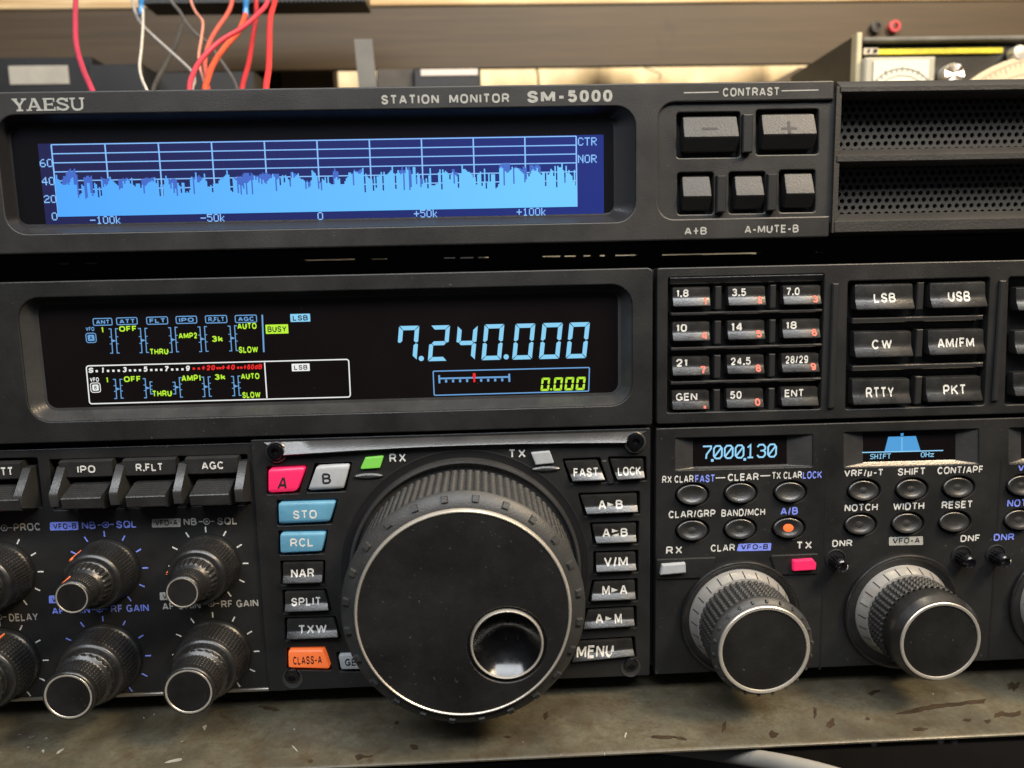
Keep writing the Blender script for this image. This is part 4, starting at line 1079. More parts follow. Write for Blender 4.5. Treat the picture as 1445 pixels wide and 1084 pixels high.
# post between FAST and LOCK
mb = MB(); mb.plate(quad([(848, 650.5), (856, 649.5), (868, 682), (859, 684)], 0.3, P_M+0.6), P_M+0.6, -2, 0.25); mb.build('divider', RAIL, rig)
# receive / transmit lamps
def lampcap(q_, m, p, rise=0.9, name='indicator_lamp', label=None):
    return MB().plate(quad(q_, 0.35, p), p+rise, p-1.0, 0.35).build(name, m, rig, label=label)
lampcap([(516, 645), (542, 642.5), (536.5, 659.5), (508.5, 661.5)], GREENL, P_M, label='lit green receive lamp')
lampcap([(748.5, 638), (775.5, 635.5), (782, 653), (755.5, 655.5)], GREYKEY, P_M, label='unlit grey transmit lamp')
for cx, cy in ((520, 671.5), (770.5, 661.5)):
    x, z = W(cx, cy, P_M); MB().lathe(0, 0, [(4.3, -0.2), (4.1, 0.35), (3.2, 0.6), (0.02, 0.7)], 48, 0, cap=False)
    mb = MB(); l0 = ellipse(x, z, 0.0042, 0.0009, 40); mb.loft([L3(l0, P_M-0.2), L3(offset(l0, -0.1*MM), P_M+0.4), L3(offset(l0, -0.55*MM), P_M+0.75)]); mb.cap(offset(l0, -0.55*MM), P_M+0.75); mb.build('lamp_lip', CHAMFER, rig)
ptext('RX', (549.5, 640, 572.5, 652), INK, P_M+0.07, spc=1.25); ptext('TX', (719, 634, 741.5, 645.8), INK, P_M+0.07, spc=1.25)

# ---- the big tuning dial
PX = 32.0
dx, dz = W(654, 868.6, PX)
dial = frame('tuning_dial', rig, (dx, 0, dz))
MB().lathe(dx, dz, [(37.0, P_M-0.3), (36.9, P_M+0.15), (36.6, P_M+0.2), (36.3, P_M+0.06), (31, P_M+0.06)], 192, 0, cap=False).build('escutcheon', WELL, dial)  # flat dark ring, its colour stands in for the shadowed groove round the dial
MB().lathe(dx, dz, [(34.4, P_M), (34.3, 3.4), (34.0, 4.0), (33.5, 4.15), (33.1, 3.9), (32.7, 2.4), (30, 2.4)], 192, 0, cap=False).build('collar', CHAMFER, dial)
def knurl(n, per, a):                                   # chevron ribs in columns
    def fn(t, p, k):
        u = (n*t/(2*math.pi)) % 1.0; tri = abs(u-0.5)*2
        return a*(min(1.0, 2.6*(1-tri))*(0.45+0.55*math.cos(2*math.pi*(p/per)+tri*2.4))-0.5)
    return fn
MB().lathe(dx, dz, sub([(31.6, 5.0), (31.6, 27.2)], 0.24), 1170, 0, knurl(90, 1.5, 0.8), cap=False).build('knurled_grip', RUBBER, dial, 80)
pr = [(31.2, 27.0), (32.1, 27.4), (32.2, 28.1), (31.7, 28.8), (29.0, 30.4), (28.2, 30.6)]
FLANGE = mat('flange_rubber', (0.034, 0.034, 0.033), 0.45, grain=0.3, gscale=2000, mottle=0.3, mscale=120, dust=0.15)
fl = MB(); fl.lathe(dx, dz, pr, 192, 0, cap=False)
for i in range(24):                                     # small grip studs
    a = 2*math.pi*(i+0.5)/24
    c, s_ = math.cos(a), math.sin(a); n = Vector((c*0.45, -1, s_*0.45)).normalized()
    ctr = Vector((dx+c*30.5*MM, -0.02945, dz+s_*30.5*MM)); u = Vector((c, 0.5, s_)).normalized(); v = Vector((-s_, 0, c))
    b0 = [ctr+u*(k*1.15*MM)+v*(j*1.05*MM)-n*0.0004 for k, j in ((-1, -1), (1, -1), (1, 1), (-1, 1))]
    b1 = [ctr+u*(k*0.75*MM)+v*(j*0.75*MM)+n*0.00085 for k, j in ((-1, -1), (1, -1), (1, 1), (-1, 1))]
    fl.loft([b0, b1]); o = len(fl.v); fl.f.append((o-4, o-3, o-2, o-1)); fl.m.append(0)
fl.build('flange', FLANGE, dial)
MB().lathe(dx, dz, [(28.3, 30.2), (28.25, 31.1), (28.1, 31.7), (27.85, 32.0), (27.6, 32.0), (27.4, 31.8), (27.3, 31.4)], 192, 0, cap=False).build('rim', SILVER, dial)
hx_, hz_ = W(715.6, 911, PX)
# face with the finger hollow
mb = MB(); outer = ellipse(dx, dz, 27.35*MM, 27.35*MM, 160); hol = ellipse(hx_, hz_, 10.7*MM, 10.7*MM, 96)
mb.cap(outer, 31.75, [hol]); mb.loft([L3(hol, 31.75), L3(offset(hol, -0.2*MM), 31.55), L3(offset(hol, -0.35*MM), 30.6), L3(offset(hol, -1.5*MM), 30.6)])
mb.build('dial_face', FACE, dial)
MB().lathe(hx_, hz_, [(9.65, 30.5), (9.6, 31.6), (9.45, 31.9), (9.25, 32.0), (9.05, 31.9), (8.95, 31.5)], 96, 0, cap=False).build('dimple_rim', SILVER, dial)
dp = [(9.0, 31.6)]+[(8.95*math.sin(a), 31.6-2.6*(math.cos(a)-math.cos(1.2))/(1-math.cos(1.2))) for a in [1.2*k/14 for k in range(14, -1, -1)]]
dp = [(8.95*(k/16), 31.5-4.5*(1-(k/16)**2)) for k in range(16, 0, -1)]+[(0.01, 27.0)]
MB().lathe(hx_, hz_, dp, 96, 0, cap=False).build('finger_dimple', DISH, dial)

# ---- band keypad and mode keys
P_K = 1.3
kx0 = W(927, 480, P_K)[0]
kz1 = W(1180, 372.5, P_K)[1]; kz0 = W(1180, 591.5, P_K)[1]
rec1 = quad([(943, 392), (1163.5, 386.5), (1158, 577), (941.5, 582.5)], 0.7, P_K); rec2 = quad([(1197, 397), (1397, 391.5), (1389, 571.5), (1193, 577.5)], 0.7, P_K)
rec3 = quad([(1424, 391), (1610, 387), (1600, 566), (1418, 571)], 0.7, P_K)
lp = ccw(roundpoly([(kx0, kz0), (0.233, kz0), (0.233, kz1), (kx0, kz1)], [0.8*MM]*4))
MB().plate(lp, P_K, -3.2, 0.35, [rec1, rec2, rec3], 0.35).build('keypad_panel', PANEL, rig)
MB().box(kx0+0.001, 0.0030, kz0+0.001, 0.232, 0.0044, kz1-0.001).build('keypad_back', WELL, rig)
rows_y = [(405.5, 437.5), (454, 486), (502, 534), (550.5, 581)]
leg = [['1.8', '3.5', '7.0'], ['10', '14', '18'], ['21', '24.5', '28/29'], ['GEN', '50', 'ENT']]
dig = [['1', '2', '3'], ['4', '5', '6'], ['7', '8', '9'], ['.', '0', '']]
P_KK = P_K-1.4
KPROF = [(0.0, -1.5), (0.0, 0.5), (0.05, 0.95), (0.12, 1.02), (0.40, 1.05), (0.50, 1.12), (0.58, 1.28), (0.90, 2.12), (0.95, 2.18), (1.0, 1.85), (1.0, -1.5)]
for r_ in range(4):
    for c_ in range(3):
        # measured from the photograph's grid
        xa = [949, 1027, 1104.5][c_]-r_*[0.3, 0.8, 1.0][c_]; xb = [1001.5, 1079.5, 1157.5][c_]-r_*[0.4, 1.0, 1.3][c_]
        ya, yb = [(405.5, 433.5), (454.5, 482), (503.5, 530.5), (551.5, 578.5)][r_]
        dy = -c_*[1.3, 2.0, 2.3, 2.6][r_]
        q_ = [(xa, ya+dy), (xb, ya+dy-1), (xb-0.5, yb+dy-1), (xa-0.3, yb+dy)]
        s = leg[r_][c_]; wd = {'1.8': 17, '3.5': 20, '7.0': 18, '10': 15, '14': 15, '18': 15, '21': 15.5, '24.5': 28, '28/29': 32, 'GEN': 30, '50': 16, 'ENT': 26}[s]
        lg = [(s, (xa+5.5, ya+dy+3.0, xa+5.5+wd, ya+dy+13.8), INK, {'bold': .012, 'spc': 1.0})]
        g = dig[r_][c_]
        if g == '.': lg.append((g, (xb-9, yb+dy-6.5, xb-5.5, yb+dy-3), INKR, {'bold': .01}))
        elif g: lg.append((g, (xb-12.5 if g != '1' else xb-10.5, yb+dy-14.0, xb-5, yb+dy-4.2), INKR, {'bold': .02}))
        key(rig, q_, lg, P_KK, KEY, KPROF, 1.0, 0.5, 'band_key')
    for xa, xb in ((1009.5, 1018.5), (1087, 1095.5)):
        k = -((xa-970)/78)*1.9
        ya, yb = [(405, 438), (454, 487), (502.5, 535), (551, 582)][r_]
        x0, z0, x1, z1 = rect(xa-r_*0.7, ya+k, xb-r_*0.7, yb+k, P_K-0.3)
        MB().box(x0, -0.0009, z0, x1, 0.0031, z1, bev=0.25).build('divider', RAIL, rig)
for y in (443.3, 492.3, 540.3):
    x0, z0, x1, z1 = rect(947, y-4.4, 1161, y-0.2, P_K-0.1)
    MB().box(x0, -0.0011, z0, x1, 0.0031, z1, bev=0.28).build('rail', RAIL, rig)
x0, z0, x1, z1 = rect(946, 386.5, 1163, 399, P_K-0.1); MB().prism([(-3, z0), (0.0, z0), (1.1, z1-0.0008), (0.9, z1), (-3, z1)], x0, x1).build('rail', RAIL, rig)
MPROF = [(0.0, -1.5), (0.0, 0.5), (0.04, 0.95), (0.10, 1.05), (0.45, 1.10), (0.55, 1.18), (0.64, 1.36), (0.90, 2.16), (0.96, 2.22), (1.0, 1.9), (1.0, -1.5)]
for q_, s, tb in (([(1206, 401), (1287.5, 399.5), (1287, 436.5), (1205, 438)], 'LSB', (1232, 413.5, 1262.5, 427)), ([(1311.5, 399), (1390, 396.5), (1389, 433.5), (1311, 435.5)], 'USB', (1335.5, 411, 1367.5, 425.5)),
                 ([(1204.5, 467.5), (1285.5, 466.5), (1285, 503), (1204, 505)], 'CW', (1229.5, 479, 1257.5, 492.5)), ([(1309, 465), (1387.5, 463.5), (1386.5, 499.5), (1308, 501.5)], 'AM/FM', (1322, 476.5, 1373, 490)),
                 ([(1202, 534.5), (1283, 533.5), (1282, 569), (1201, 571.5)], 'RTTY', (1221, 546, 1260, 560.5)), ([(1306, 532), (1383.5, 530), (1382.5, 565), (1305, 567.5)], 'PKT', (1330, 542.5, 1360.5, 556.5))):
    key(rig, q_, [(s, tb, INK, {'bold': .013, 'spc': 1.25 if s == 'CW' else 1.05})], P_KK, KEY, MPROF, 1.15, 0.6, 'mode_key')
for yc in (418, 484.5, 551):
    x0, z0, x1, z1 = rect(1294.5-(yc-418)*.02, yc-19.5, 1304-(yc-418)*.02, yc+19.5, P_K-.3); MB().box(x0, -0.0009, z0, x1, 0.0031, z1, bev=0.25).build('divider', RAIL, rig)
for y in (451, 518):
    x0, z0, x1, z1 = rect(1203, y-4, 1388, y+3.2, P_K-0.1); MB().box(x0, -0.0011, z0, x1, 0.0031, z1, bev=0.28).build('rail', RAIL, rig)
for i, y in enumerate((411, 472, 531)):
    key(rig, [(1433-i*2, y-6), (1515, y-8), (1513, y+26), (1432-i*2, y+28)], [], P_KK, KEY, MPROF, 1.15, 0.6, 'mode_key')
for xc in (1176.5, 1410):
    x0, z0, x1, z1 = rect(xc-5, 400 if xc < 1300 else 396, xc+4, 576 if xc < 1300 else 566, P_K+0.5)
    MB().box(x0, -0.0022, z0, x1, 0.0, z1, bev=0.35).build('rib', RAIL, rig)

# ---- lower right control fields
P_R = 0.6
fx0 = W(925, 780, P_R)[0]; fz1 = W(1180, 597, P_R)[1]; fz0 = ZB+0.0002
ov = []
ovals = [(977, 698.3, 0), (1045, 696, 0), (1115, 694.8, 0), (977, 748.8, 1), (1044.6, 746.8, 1), (1113, 745.4, 2),
         (1219, 692.5, 1), (1286.5, 690.6, 1), (1352.5, 688.2, 1), (1214, 740.5, 1), (1280.5, 738.8, 1), (1347, 736.8, 0), (1443, 685.5, 1), (1439, 734, 1)]
for x, y, k in ovals:
    cx, cz = W(x, y, P_R); ov.append(ellipse(cx, cz, 0.0052, 0.0036, 48))
win = [((953, 616, 1147, 661), (977, 614, 1111, 657.5), None), ((1191, 608, 1381, 657), (1217, 604.5, 1349, 651), None), ((1424, 602, 1600, 652), (1440, 598, 1560, 646), None)]
wl = [quad(R4(*a, -0.027), 0.4, P_R) for a, b_, c in win]
lp = ccw([(fx0, fz0), (0.233, fz0), (0.233, fz1), (fx0, fz1)])
MB().plate(lp, P_R, -3.2, 0.3, ov+wl, 0.3).build('control_panel', PANEL, rig)
MB().box(fx0+0.001, 0.0030, fz0+0.001, 0.232, 0.0044, fz1-0.001).build('control_back', WELL, rig)
for px, ya, yb in ((1162, 664, 945), (1404, 650, 932)):                      # seams between fields
    x0, z0, x1, z1 = rect(px-1.4, ya, px+1.4, yb, P_R+.05)
    MB().box(x0, -0.00064, z0, x1, 0.0, z1).build('seam', WELL, rig)
subs = []
for (a, b_, c) in win:
    o_ = quad(R4(*a, -0.027), 0.4, P_R); i_ = quad(R4(*b_, -0.027), 0.3, -1.4)
    mb = MB(); oo = offset(o_, -0.02*MM)
    n_ = min(len(oo), len(i_))
    mb.loft([L3(oo, P_R-0.3), L3(offset(i_, 0.15*MM), -1.3), L3(offset(i_, -0.3*MM), -1.45)]); mb.build('sub_display_bezel', CHAMFER, rig)
    subs.append(MB().plate(offset(i_, 0.2*MM), -1.4, -2.6, 0.1).build('sub_display', GLASS, rig))
# clarifier readout (stroked digits with slashed zeros)
def stroke_digits(mb, txt, box, p, wpx):
    G = {'7': [[(0, 1), (1, 1), (1, .82), (.45, .35), (.4, 0)]], '0': [[(.25, 0), (0, .2), (0, .8), (.25, 1), (.75, 1), (1, .8), (1, .2), (.75, 0), (.25, 0)], [(.12, .18), (.88, .82)]],
         '1': [[(.15, .8), (.5, 1), (.5, 0)], [(.15, 0), (.85, 0)]], '3': [[(.02, .82), (.25, 1), (.75, 1), (1, .8), (1, .65), (.75, .52), (.4, .52)], [(.75, .52), (1, .4), (1, .2), (.75, 0), (.25, 0), (0, .18)]]}
    x0, z0, x1, z1 = rect(*box, p); n = len(txt.replace('.', '')); pit = (x1-x0)/n; wd = pit*0.74; i = 0; k = 0
    sw_ = W(box[0]+wpx, box[1], p)[0]-W(box[0], box[1], p)[0]
    for ch in txt:
        if ch == '.':
            cx = x0+i*pit-pit*0.13; mb.poly([(cx-sw_*.8, z0-sw_*1.9), (cx+sw_*.8, z0-sw_*1.9), (cx+sw_*.8, z0-sw_*.3), (cx-sw_*.8, z0-sw_*.3)], -p*MM); continue
        for s in G[ch]:
            k += 1; mb.ribbon([(x0+i*pit+u*wd, z0+v*(z1-z0)) for u, v in s], sw_, -(p+0.004*k)*MM)
        i += 1
mb = MB(); stroke_digits(mb, '7.000.130', (992, 628.5, 1099, 646), -1.32, 2.3); mb.build('frequency_readout', L_OLED, subs[0])
mb = MB(); p = -1.33
mb.poly([W(1248, 637.5, p), W(1299, 636, p), W(1292.5, 615.5, p), W(1253.5, 616.5, p)], -p*MM); mb.poly(rloop(rect(1271, 611.5, 1275, 615.2, p)), -p*MM); mb.build('passband_graph', L_OFILL, subs[1])
mb = MB(); line(mb, [(1216.5, 638.7), (1331, 635.8)], 1.4, p+.04); pixtext(mb, 'SHIFT', (1228, 640.5, 1257, 647.5), p); pixtext(mb, '0Hz', (1299.5, 638, 1318, 645), p)
line(mb, [(1272.8, 617), (1272.8, 636.5)], 0.8, p+.03); mb.build('passband_text', L_OLED, subs[1])
mb = MB(); line(mb, [(1446, 632.5), (1555, 630)], 1.4, p+.04); mb.build('passband_text', L_OLED, subs[2])
pr_ = P_R+0.07
for s, b_, m, bo in (('RX CLAR', (934.5, 671, 978.5, 681.5), INK, .012), ('FAST', (981, 670, 1008, 681), INKB, .012), ('CLEAR', (1027, 668, 1070.5, 678.5), INK, .014), ('TX CLAR', (1090, 665.5, 1131.5, 676), INK, .012), ('LOCK', (1133, 665, 1159.5, 675.5), INKB, .012),
                    ('VRF/µ-T', (1191.5, 662.5, 1245.5, 673.5), INK, .012), ('SHIFT', (1267, 660.3, 1305, 670.8), INK, .012), ('CONT/APF', (1323, 658, 1386.5, 668.5), INK, .012), ('VRF/µ-T', (1437, 655.5, 1490, 665.5), INKB, .012),
                    ('CLAR/GRP', (943.5, 720, 1009.5, 730.5), INK, .013), ('BAND/MCH', (1018, 718, 1079.5, 728.5), INK, .013), ('A/B', (1101.5, 715.8, 1126, 726.5), INKB, .014),
                    ('NOTCH', (1192, 711, 1238.5, 721.5), INK, .014), ('WIDTH', (1260.5, 709.2, 1304, 719.8), INK, .014), ('RESET', (1329, 707, 1371.5, 717.5), INK, .014), ('NOTCH', (1421.5, 704.3, 1468, 715), INKB, .014),
                    ('RX', (940, 771, 962.5, 781.5), INK, .014), ('CLAR', (1003, 768, 1037, 778.3), INK, .014), ('TX', (1125, 764, 1145.5, 774.5), INK, .014),
                    ('DNR', (1174.5, 761.8, 1202.5, 771.5), INK, .013), ('DNF', (1355.5, 754.8, 1382, 764.5), INK, .013), ('DNR', (1402.5, 753, 1431, 763), INKB, .013)):
    ptext(s, b_, m, pr_, bo, **({'spc': 1.2} if s in ('RX', 'TX') else {}))
mb = MB(); line(mb, [(1010, 674.6), (1023.5, 674)], 1.6, pr_); line(mb, [(1073, 671.7), (1087, 671.2)], 1.6, pr_); mb.build('printed_rule', INK, rig)
pbadge((1039.5, 767.5, 1088.5, 778), 'VFO-B', (1046, 768, 1084, 775.3), INKB, pr_, 3); pbadge((1254.5, 758, 1302.5, 770), 'VFO-A', (1260, 759, 1298, 767), INKG, pr_)
for x, y, k in ovals:                                # oval buttons, some with a lamp dot
    cx, cz = W(x, y, P_R+0.7)
    lo = ellipse(cx, cz, 0.0046, 0.0029, 48); mb = MB()
    loops = []
    for t, h in ((1.0, -2.0), (1.0, 0.2), (0.985, 0.42), (0.95, 0.58), (0.88, 0.62), (0.66, 0.36), (0.45, 0.18), (0.22, 0.08), (0.02, 0.05)):
        loops.append([(cx+(a-cx)*t, -(P_R+0.25+h+0.75*(-(b_-cz)/0.0029)*t)*MM if h > 0 else -(P_R+h)*MM, cz+(b_-cz)*t) for a, b_ in lo])
    mb.loft(loops); ob = mb.build('oval_button', KEY, rig, 40)
    if k:
        rx = 0.00155 if k == 2 else 0.00125
        e_ = ellipse(cx, cz, rx, rx*0.72, 28)
        MB().loft([[(a, -(P_R+0.2-0.75*(b_-cz)/0.0029)*MM, b_) for a, b_ in e_], [(a, -(P_R+0.46-0.75*(b_-cz)/0.0029)*MM, b_) for a, b_ in e_], [(cx+(a-cx)*.05, -(P_R+0.56)*MM, cz+(b_-cz)*.05) for a, b_ in e_]]).build('indicator_dot', REDLED if k == 2 else LEVER, ob)
# lamp housings beside the clarifier knob
for qh, ql, m in (([(926, 789.5), (1012, 786.5), (1000, 816), (926, 818)], [(934, 797), (967.5, 794.5), (968, 808.5), (931, 812)], GREYKEY), ([(1087, 784), (1155, 781.5), (1156, 810), (1096, 812)], [(1119, 791), (1147, 789), (1152, 795), (1151, 804), (1119.5, 806)], PINK)):
    MB().plate(quad(qh, 0.6, P_R+0.6), P_R+0.6, P_R-0.4, 0.3).build('lamp_housing', PANEL, rig)
    MB().plate(quad(ql, 0.3, P_R+1.6), P_R+1.9, P_R, 0.4).build('indicator_lamp', m, rig)
# big knobs on the right
def big_knob(fx, fy_, p, rf, rbody, esc, studs):
    x, z = W(fx, fy_, p); e = frame('control_knob', rig, (x, 0, z))
    MB().lathe(x, z, [(esc, P_R-0.2), (esc, P_R+1.2), (esc*0.985, P_R+1.6), (esc*0.96, P_R+1.6), (esc*0.93, P_R+0.6), (esc*0.90, P_R+0.3), (rbody, P_R+0.4)], 128, 0, cap=False).build('escutcheon', KNOB, e)
    rs_ = rbody*1.125
    mb = MB(); mb.lathe(x, z, [(rs_*1.01, P_R+0.4), (rs_, 1.5), (rs_*0.985, 1.8), (rbody*1.03, 5.0), (rbody*0.95, 5.1)], 128, 0, cap=False)
    for i in range(24):
        a = 2*math.pi*i/24; c, s_ = math.cos(a), math.sin(a); v = Vector((-s_, 0, c))
        for (ra, pa), (rb, pb) in (((rs_*0.982, 1.9), (rbody*1.035, 4.95)),):
            A_ = Vector((x+c*ra*MM, -pa*MM, z+s_*ra*MM)); B_ = Vector((x+c*rb*MM, -pb*MM, z+s_*rb*MM)); o = Vector((c, -0.4, s_))*0.00006; k = v*0.00015
            mb.add([A_-k+o, B_-k+o, B_+k+o, A_+k+o], [(0, 1, 2, 3)], 1)
    mb.build('scale_ring', [SCALE, INKK], e)
    pk = p-3.4 if studs else p-7.2
    MB().lathe(x, z, sub([(rbody*0.985, 4.8), (rbody, 5.2), (rbody, pk)], 0.2), 640, 0, pimples(46, 1.55, 0.75), cap=False).build('knurled_grip', RUBBER, e, 80)
    if studs:
        rr = rbody*1.055
        fl = MB(); fl.lathe(x, z, [(rbody*0.98, pk-0.1), (rr, pk+0.2), (rr, pk+0.9), (rr*0.985, pk+1.3), (rf*1.03, p-0.9), (rf*1.0, p-0.7)], 128, 0, cap=False)
        for i in range(22):
            a = 2*math.pi*(i+0.3)/22; c, s_ = math.cos(a), math.sin(a); n = Vector((c*0.6, -1, s_*0.6)).normalized(); rm = (rr+rf)/2+0.1
            ctr = Vector((x+c*rm*MM, -(pk+p)/2*MM-0.00035, z+s_*rm*MM)); u = Vector((c, 0.6, s_)).normalized(); v = Vector((-s_, 0, c))
            b0 = [ctr+u*(k*0.55*MM)+v*(j*0.45*MM)-n*0.0005 for k, j in ((-1, -1), (1, -1), (1, 1), (-1, 1))]; b1 = [ctr+u*(k*0.35*MM)+v*(j*0.3*MM)+n*0.0005 for k, j in ((-1, -1), (1, -1), (1, 1), (-1, 1))]
            fl.loft([b0, b1]); o = len(fl.v); fl.f.append((o-4, o-3, o-2, o-1)); fl.m.append(0)
        fl.build('flange', FLANGE, e)
    else:
        MB().lathe(x, z, [(rbody*0.98, pk-0.1), (rbody*0.99, pk), (rbody*1.0, pk+0.5), (rbody*1.0, p-2.6), (rbody*0.985, p-2.2), (rf*1.02, p-0.5), (rf*1.0, p-0.4)], 128, 0, cap=False).build('collar', KNOB, e)
    MB().lathe(x, z, [(rf*1.0, p-0.8), (rf*1.0, p-0.15), (rf*0.985, p+0.05), (rf*0.955, p+0.1), (rf*0.925, p+0.0), (rf*0.915, p-0.3)], 128, 0, cap=False).build('rim', SILVER, e)
    MB().lathe(x, z, [(rf*0.92, p-0.25), (0.02, p-0.25)], 96, 0, cap=False).build('cap', FACE, e)
big_knob(1079, 918.2, 21.5, 12.95, 13.9, 18.4, True)
big_knob(1327.8, 905.7, 21, 11.6, 13.1, 18.4, False)
big_knob(1580, 890, 21, 11.6, 13.1, 18.4, False)
for px, py in ((1186, 797.5), (1366, 792.5), (1415, 791)):       # small peg knobs
    x, z = W(px, py, 4); e = frame('peg_knob', rig, (x, 0, z))
    MB().lathe(x, z+0.0006, [(3.3, P_R-0.2), (3.25, P_R+0.25), (2.9, P_R+0.4), (2.7, P_R+0.1)], 48, 0, cap=True).build('base_ring', WELL, e)
    MB().lathe(x, z, sub([(2.0, P_R), (1.95, 4.5), (1.8, 5.2), (1.4, 5.5), (1.1, 5.3), (0.02, 5.2)], 0.6), 72, 0, lambda t, p, k: 0.12*math.cos(14*t) if p < 4.4 else 0, cap=False).build('stem', GLOSS, e)

# ================================================================== BEHIND THE MONITOR
def B(px, py, y):                                     # pixel -> point at depth y (m)
    x, z = W(px, py, -y/MM); return Vector((x, y, z))
# brown painted beam
beam_m = mat('brown_beam', (0.054, 0.034, 0.0145), 0.55, grain=0.3, gscale=600, mottle=0.2, mscale=30)
nt = beam_m.node_tree; b = nt.nodes['Principled BSDF']; geo = nt.nodes.new('ShaderNodeNewGeometry')
mp = nt.nodes.new('ShaderNodeMapping'); mp.inputs['Scale'].default_value = (5, 40, 190); nt.links.new(geo.outputs['Position'], mp.inputs['Vector'])
nn = nt.nodes.new('ShaderNodeTexNoise'); nn.inputs['Scale'].default_value = 2.2; nn.inputs['Detail'].default_value = 8; nn.inputs['Roughness'].default_value = 0.68; nt.links.new(mp.outputs[0], nn.inputs['Vector'])
g0 = ramp(nn.outputs['Fac'], 0.30, 0.72, (0.036, 0.022, 0.009), (0.066, 0.042, 0.018))
nt.links.new(mixc(ramp(noise(26, 4, 0.5), 0.66, 0.74, (0, 0, 0), (0.6, 0.6, 0.6)), g0, (0.026, 0.017, 0.008)), b.inputs['Base Color'])
BY = 0.30
beam = thing('shelf_beam', (0, BY, B(700, 97, BY).z), 'brown wooden shelf beam running behind the monitor, with two sockets at its right', 'beam')
zb_ = B(700, 96, BY).z; zt_ = B(700, 8, BY).z
MB().box(-0.6, BY, zb_, 0.6, BY+0.004, zt_, bev=0.4).build('board', beam_m, beam)
for px, py, c, nm in ((1238.5, 37, (0.035, 0.033, 0.03), 'black'), (1264, 36.5, (0.55, 0.06, 0.07), 'red')):
    v = B(px, py, BY-0.004); mm = mat(nm+'_socket_plastic', c, 0.35)
    s_ = MB(); s_.lathe(v.x, v.z, [(3.7, -300), (3.7, -296.5), (3.3, -296.2), (2.1, -296.2), (2.0, -297.5)], 40, 0, cap=False)
    so_ = s_.build('socket', mm, beam, label=nm+' banana socket')
    MB().lathe(v.x, v.z, [(2.0, -297.5), (1.2, -297.3), (0.02, -297.3)], 32, 0, cap=False).build('contact', WELL if nm == 'black' else mat('dark_red', (0.12, 0.01, 0.015), 0.4), so_)
# gusset at the beam's right underside
gus = MB(); gy = BY-0.003
pts = [B(1127, 95, gy), B(1094, 114, gy), B(1100, 150, gy), B(1330, 150, gy), B(1330, 95, gy)]
l2 = ccw([(q_.x, q_.z) for q_ in pts])
gus.plate(l2, -gy/MM, -(gy+0.02)/MM, 0.5)
tag(gus.build('shelf_bracket', beam_m), 'brown wooden bracket board below the beam, with a slanted left edge', 'bracket')
# pale pine plank on top
pine = mat('pine_wood', (0.60, 0.44, 0.24), 0.55, mottle=0.15, mscale=20)
nt = pine.node_tree; b = nt.nodes['Principled BSDF']; geo = nt.nodes.new('ShaderNodeNewGeometry')
mp = nt.nodes.new('ShaderNodeMapping'); mp.inputs['Scale'].default_value = (6, 60, 160); nt.links.new(geo.outputs['Position'], mp.inputs['Vector'])
nn = nt.nodes.new('ShaderNodeTexNoise'); nn.inputs['Scale'].default_value = 3; nn.inputs['Detail'].default_value = 6; nt.links.new(mp.outputs[0], nn.inputs['Vector'])
nt.links.new(ramp(nn.outputs['Fac'], 0.35, 0.7, (0.42, 0.27, 0.12), (0.72, 0.56, 0.33)), b.inputs['Base Color'])
PY = BY-0.0015
z0 = B(700, 7, PY).z
pk = MB().box(-0.6, PY, z0, 0.6, PY+0.12, z0+0.020, bev=0.8).build('pine_plank', pine)
tag(pk, 'pale pine plank lying along the top of the brown beam', 'plank')
# black finned terminal strip that the wires hang from
tm = mat('terminal_plastic', (0.014, 0.014, 0.013), 0.4, grain=0.3)
ty = 0.23
ts = thing('terminal_strip', tuple(B(400, 0, ty)), 'black ribbed terminal strip at the top edge, wires hanging from it', 'terminal strip')
a, b_ = B(200, 4, ty), B(516, 3, ty)
MB().box(a.x, ty, a.z-0.0003, b_.x, ty+0.02, a.z+0.02).build('body', tm, ts)
mb = MB(); n = 20
for i in range(n):
    x = a.x+(b_.x-a.x)*(0.60+0.40*(i+0.5)/n)
    mb.lathe(x, a.z-0.0002, [(1.25, -ty/MM-2), (1.25, -ty/MM+1.5), (0.9, -ty/MM+2.0)], 14, 0)
mb.build('ribbed_edge', tm, ts)
# curtain behind
cloth = mat('cream_cloth', (0.66, 0.56, 0.38), 0.85, mottle=0.15, mscale=25)
mb = MB(); n = 160; rows = []
for i in range(n+1):
    x = -0.55+1.1*i/n; y = 0.47+0.010*math.sin(x*42)+0.006*math.sin(x*97+1)+0.003*math.sin(x*230)
    rows.append([(x, y, -0.22), (x+0.004*math.sin(x*60), y+0.004, 0.02), (x, y-0.003, 0.30)])
mb.loft(rows, 0, close=False)
o = mb.build('curtain', cloth, None, 60); sm = o.modifiers.new('thick', 'SOLIDIFY'); sm.thickness = 0.0015
tag(o, 'cream cloth curtain hanging behind the brown beam', 'curtain')
# black boxes with pale paper labels
bk = mat('black_enamel', (0.012, 0.012, 0.014), 0.45, grain=0.3, mottle=0.3, mscale=40)
paper = mat('label_paper', (0.36, 0.34, 0.30), 0.7, mottle=0.12, mscale=90)
by = 0.21
def boxpx(x0, y0, x1, y1, y, dpt, name, label, cat, lab, m=bk, lm=paper):
    a, c = B(x0, y1, y), B(x1, y0, y); a.z = ZT
    t = thing(name, ((a.x+c.x)/2, y+dpt/2, a.z), label, cat)
    MB().box(a.x, y, a.z, c.x, y+dpt, c.z, bev=0.8).build('case', m, t)
    if lab:
        x0, y0, x1, y1 = lab; a, c = B(x0, y1, y), B(x1, y0, y); MB().box(a.x, y-0.0006, a.z, c.x, y-0.0001, c.z, bev=0.15).build('paper_label', lm, t)
    return t
boxpx(-60, 80, 128, 150, by+0.06, 0.07, 'black_box', 'black box at the far left behind the monitor, with a grey label', 'box', (15, 92.5, 96, 120))
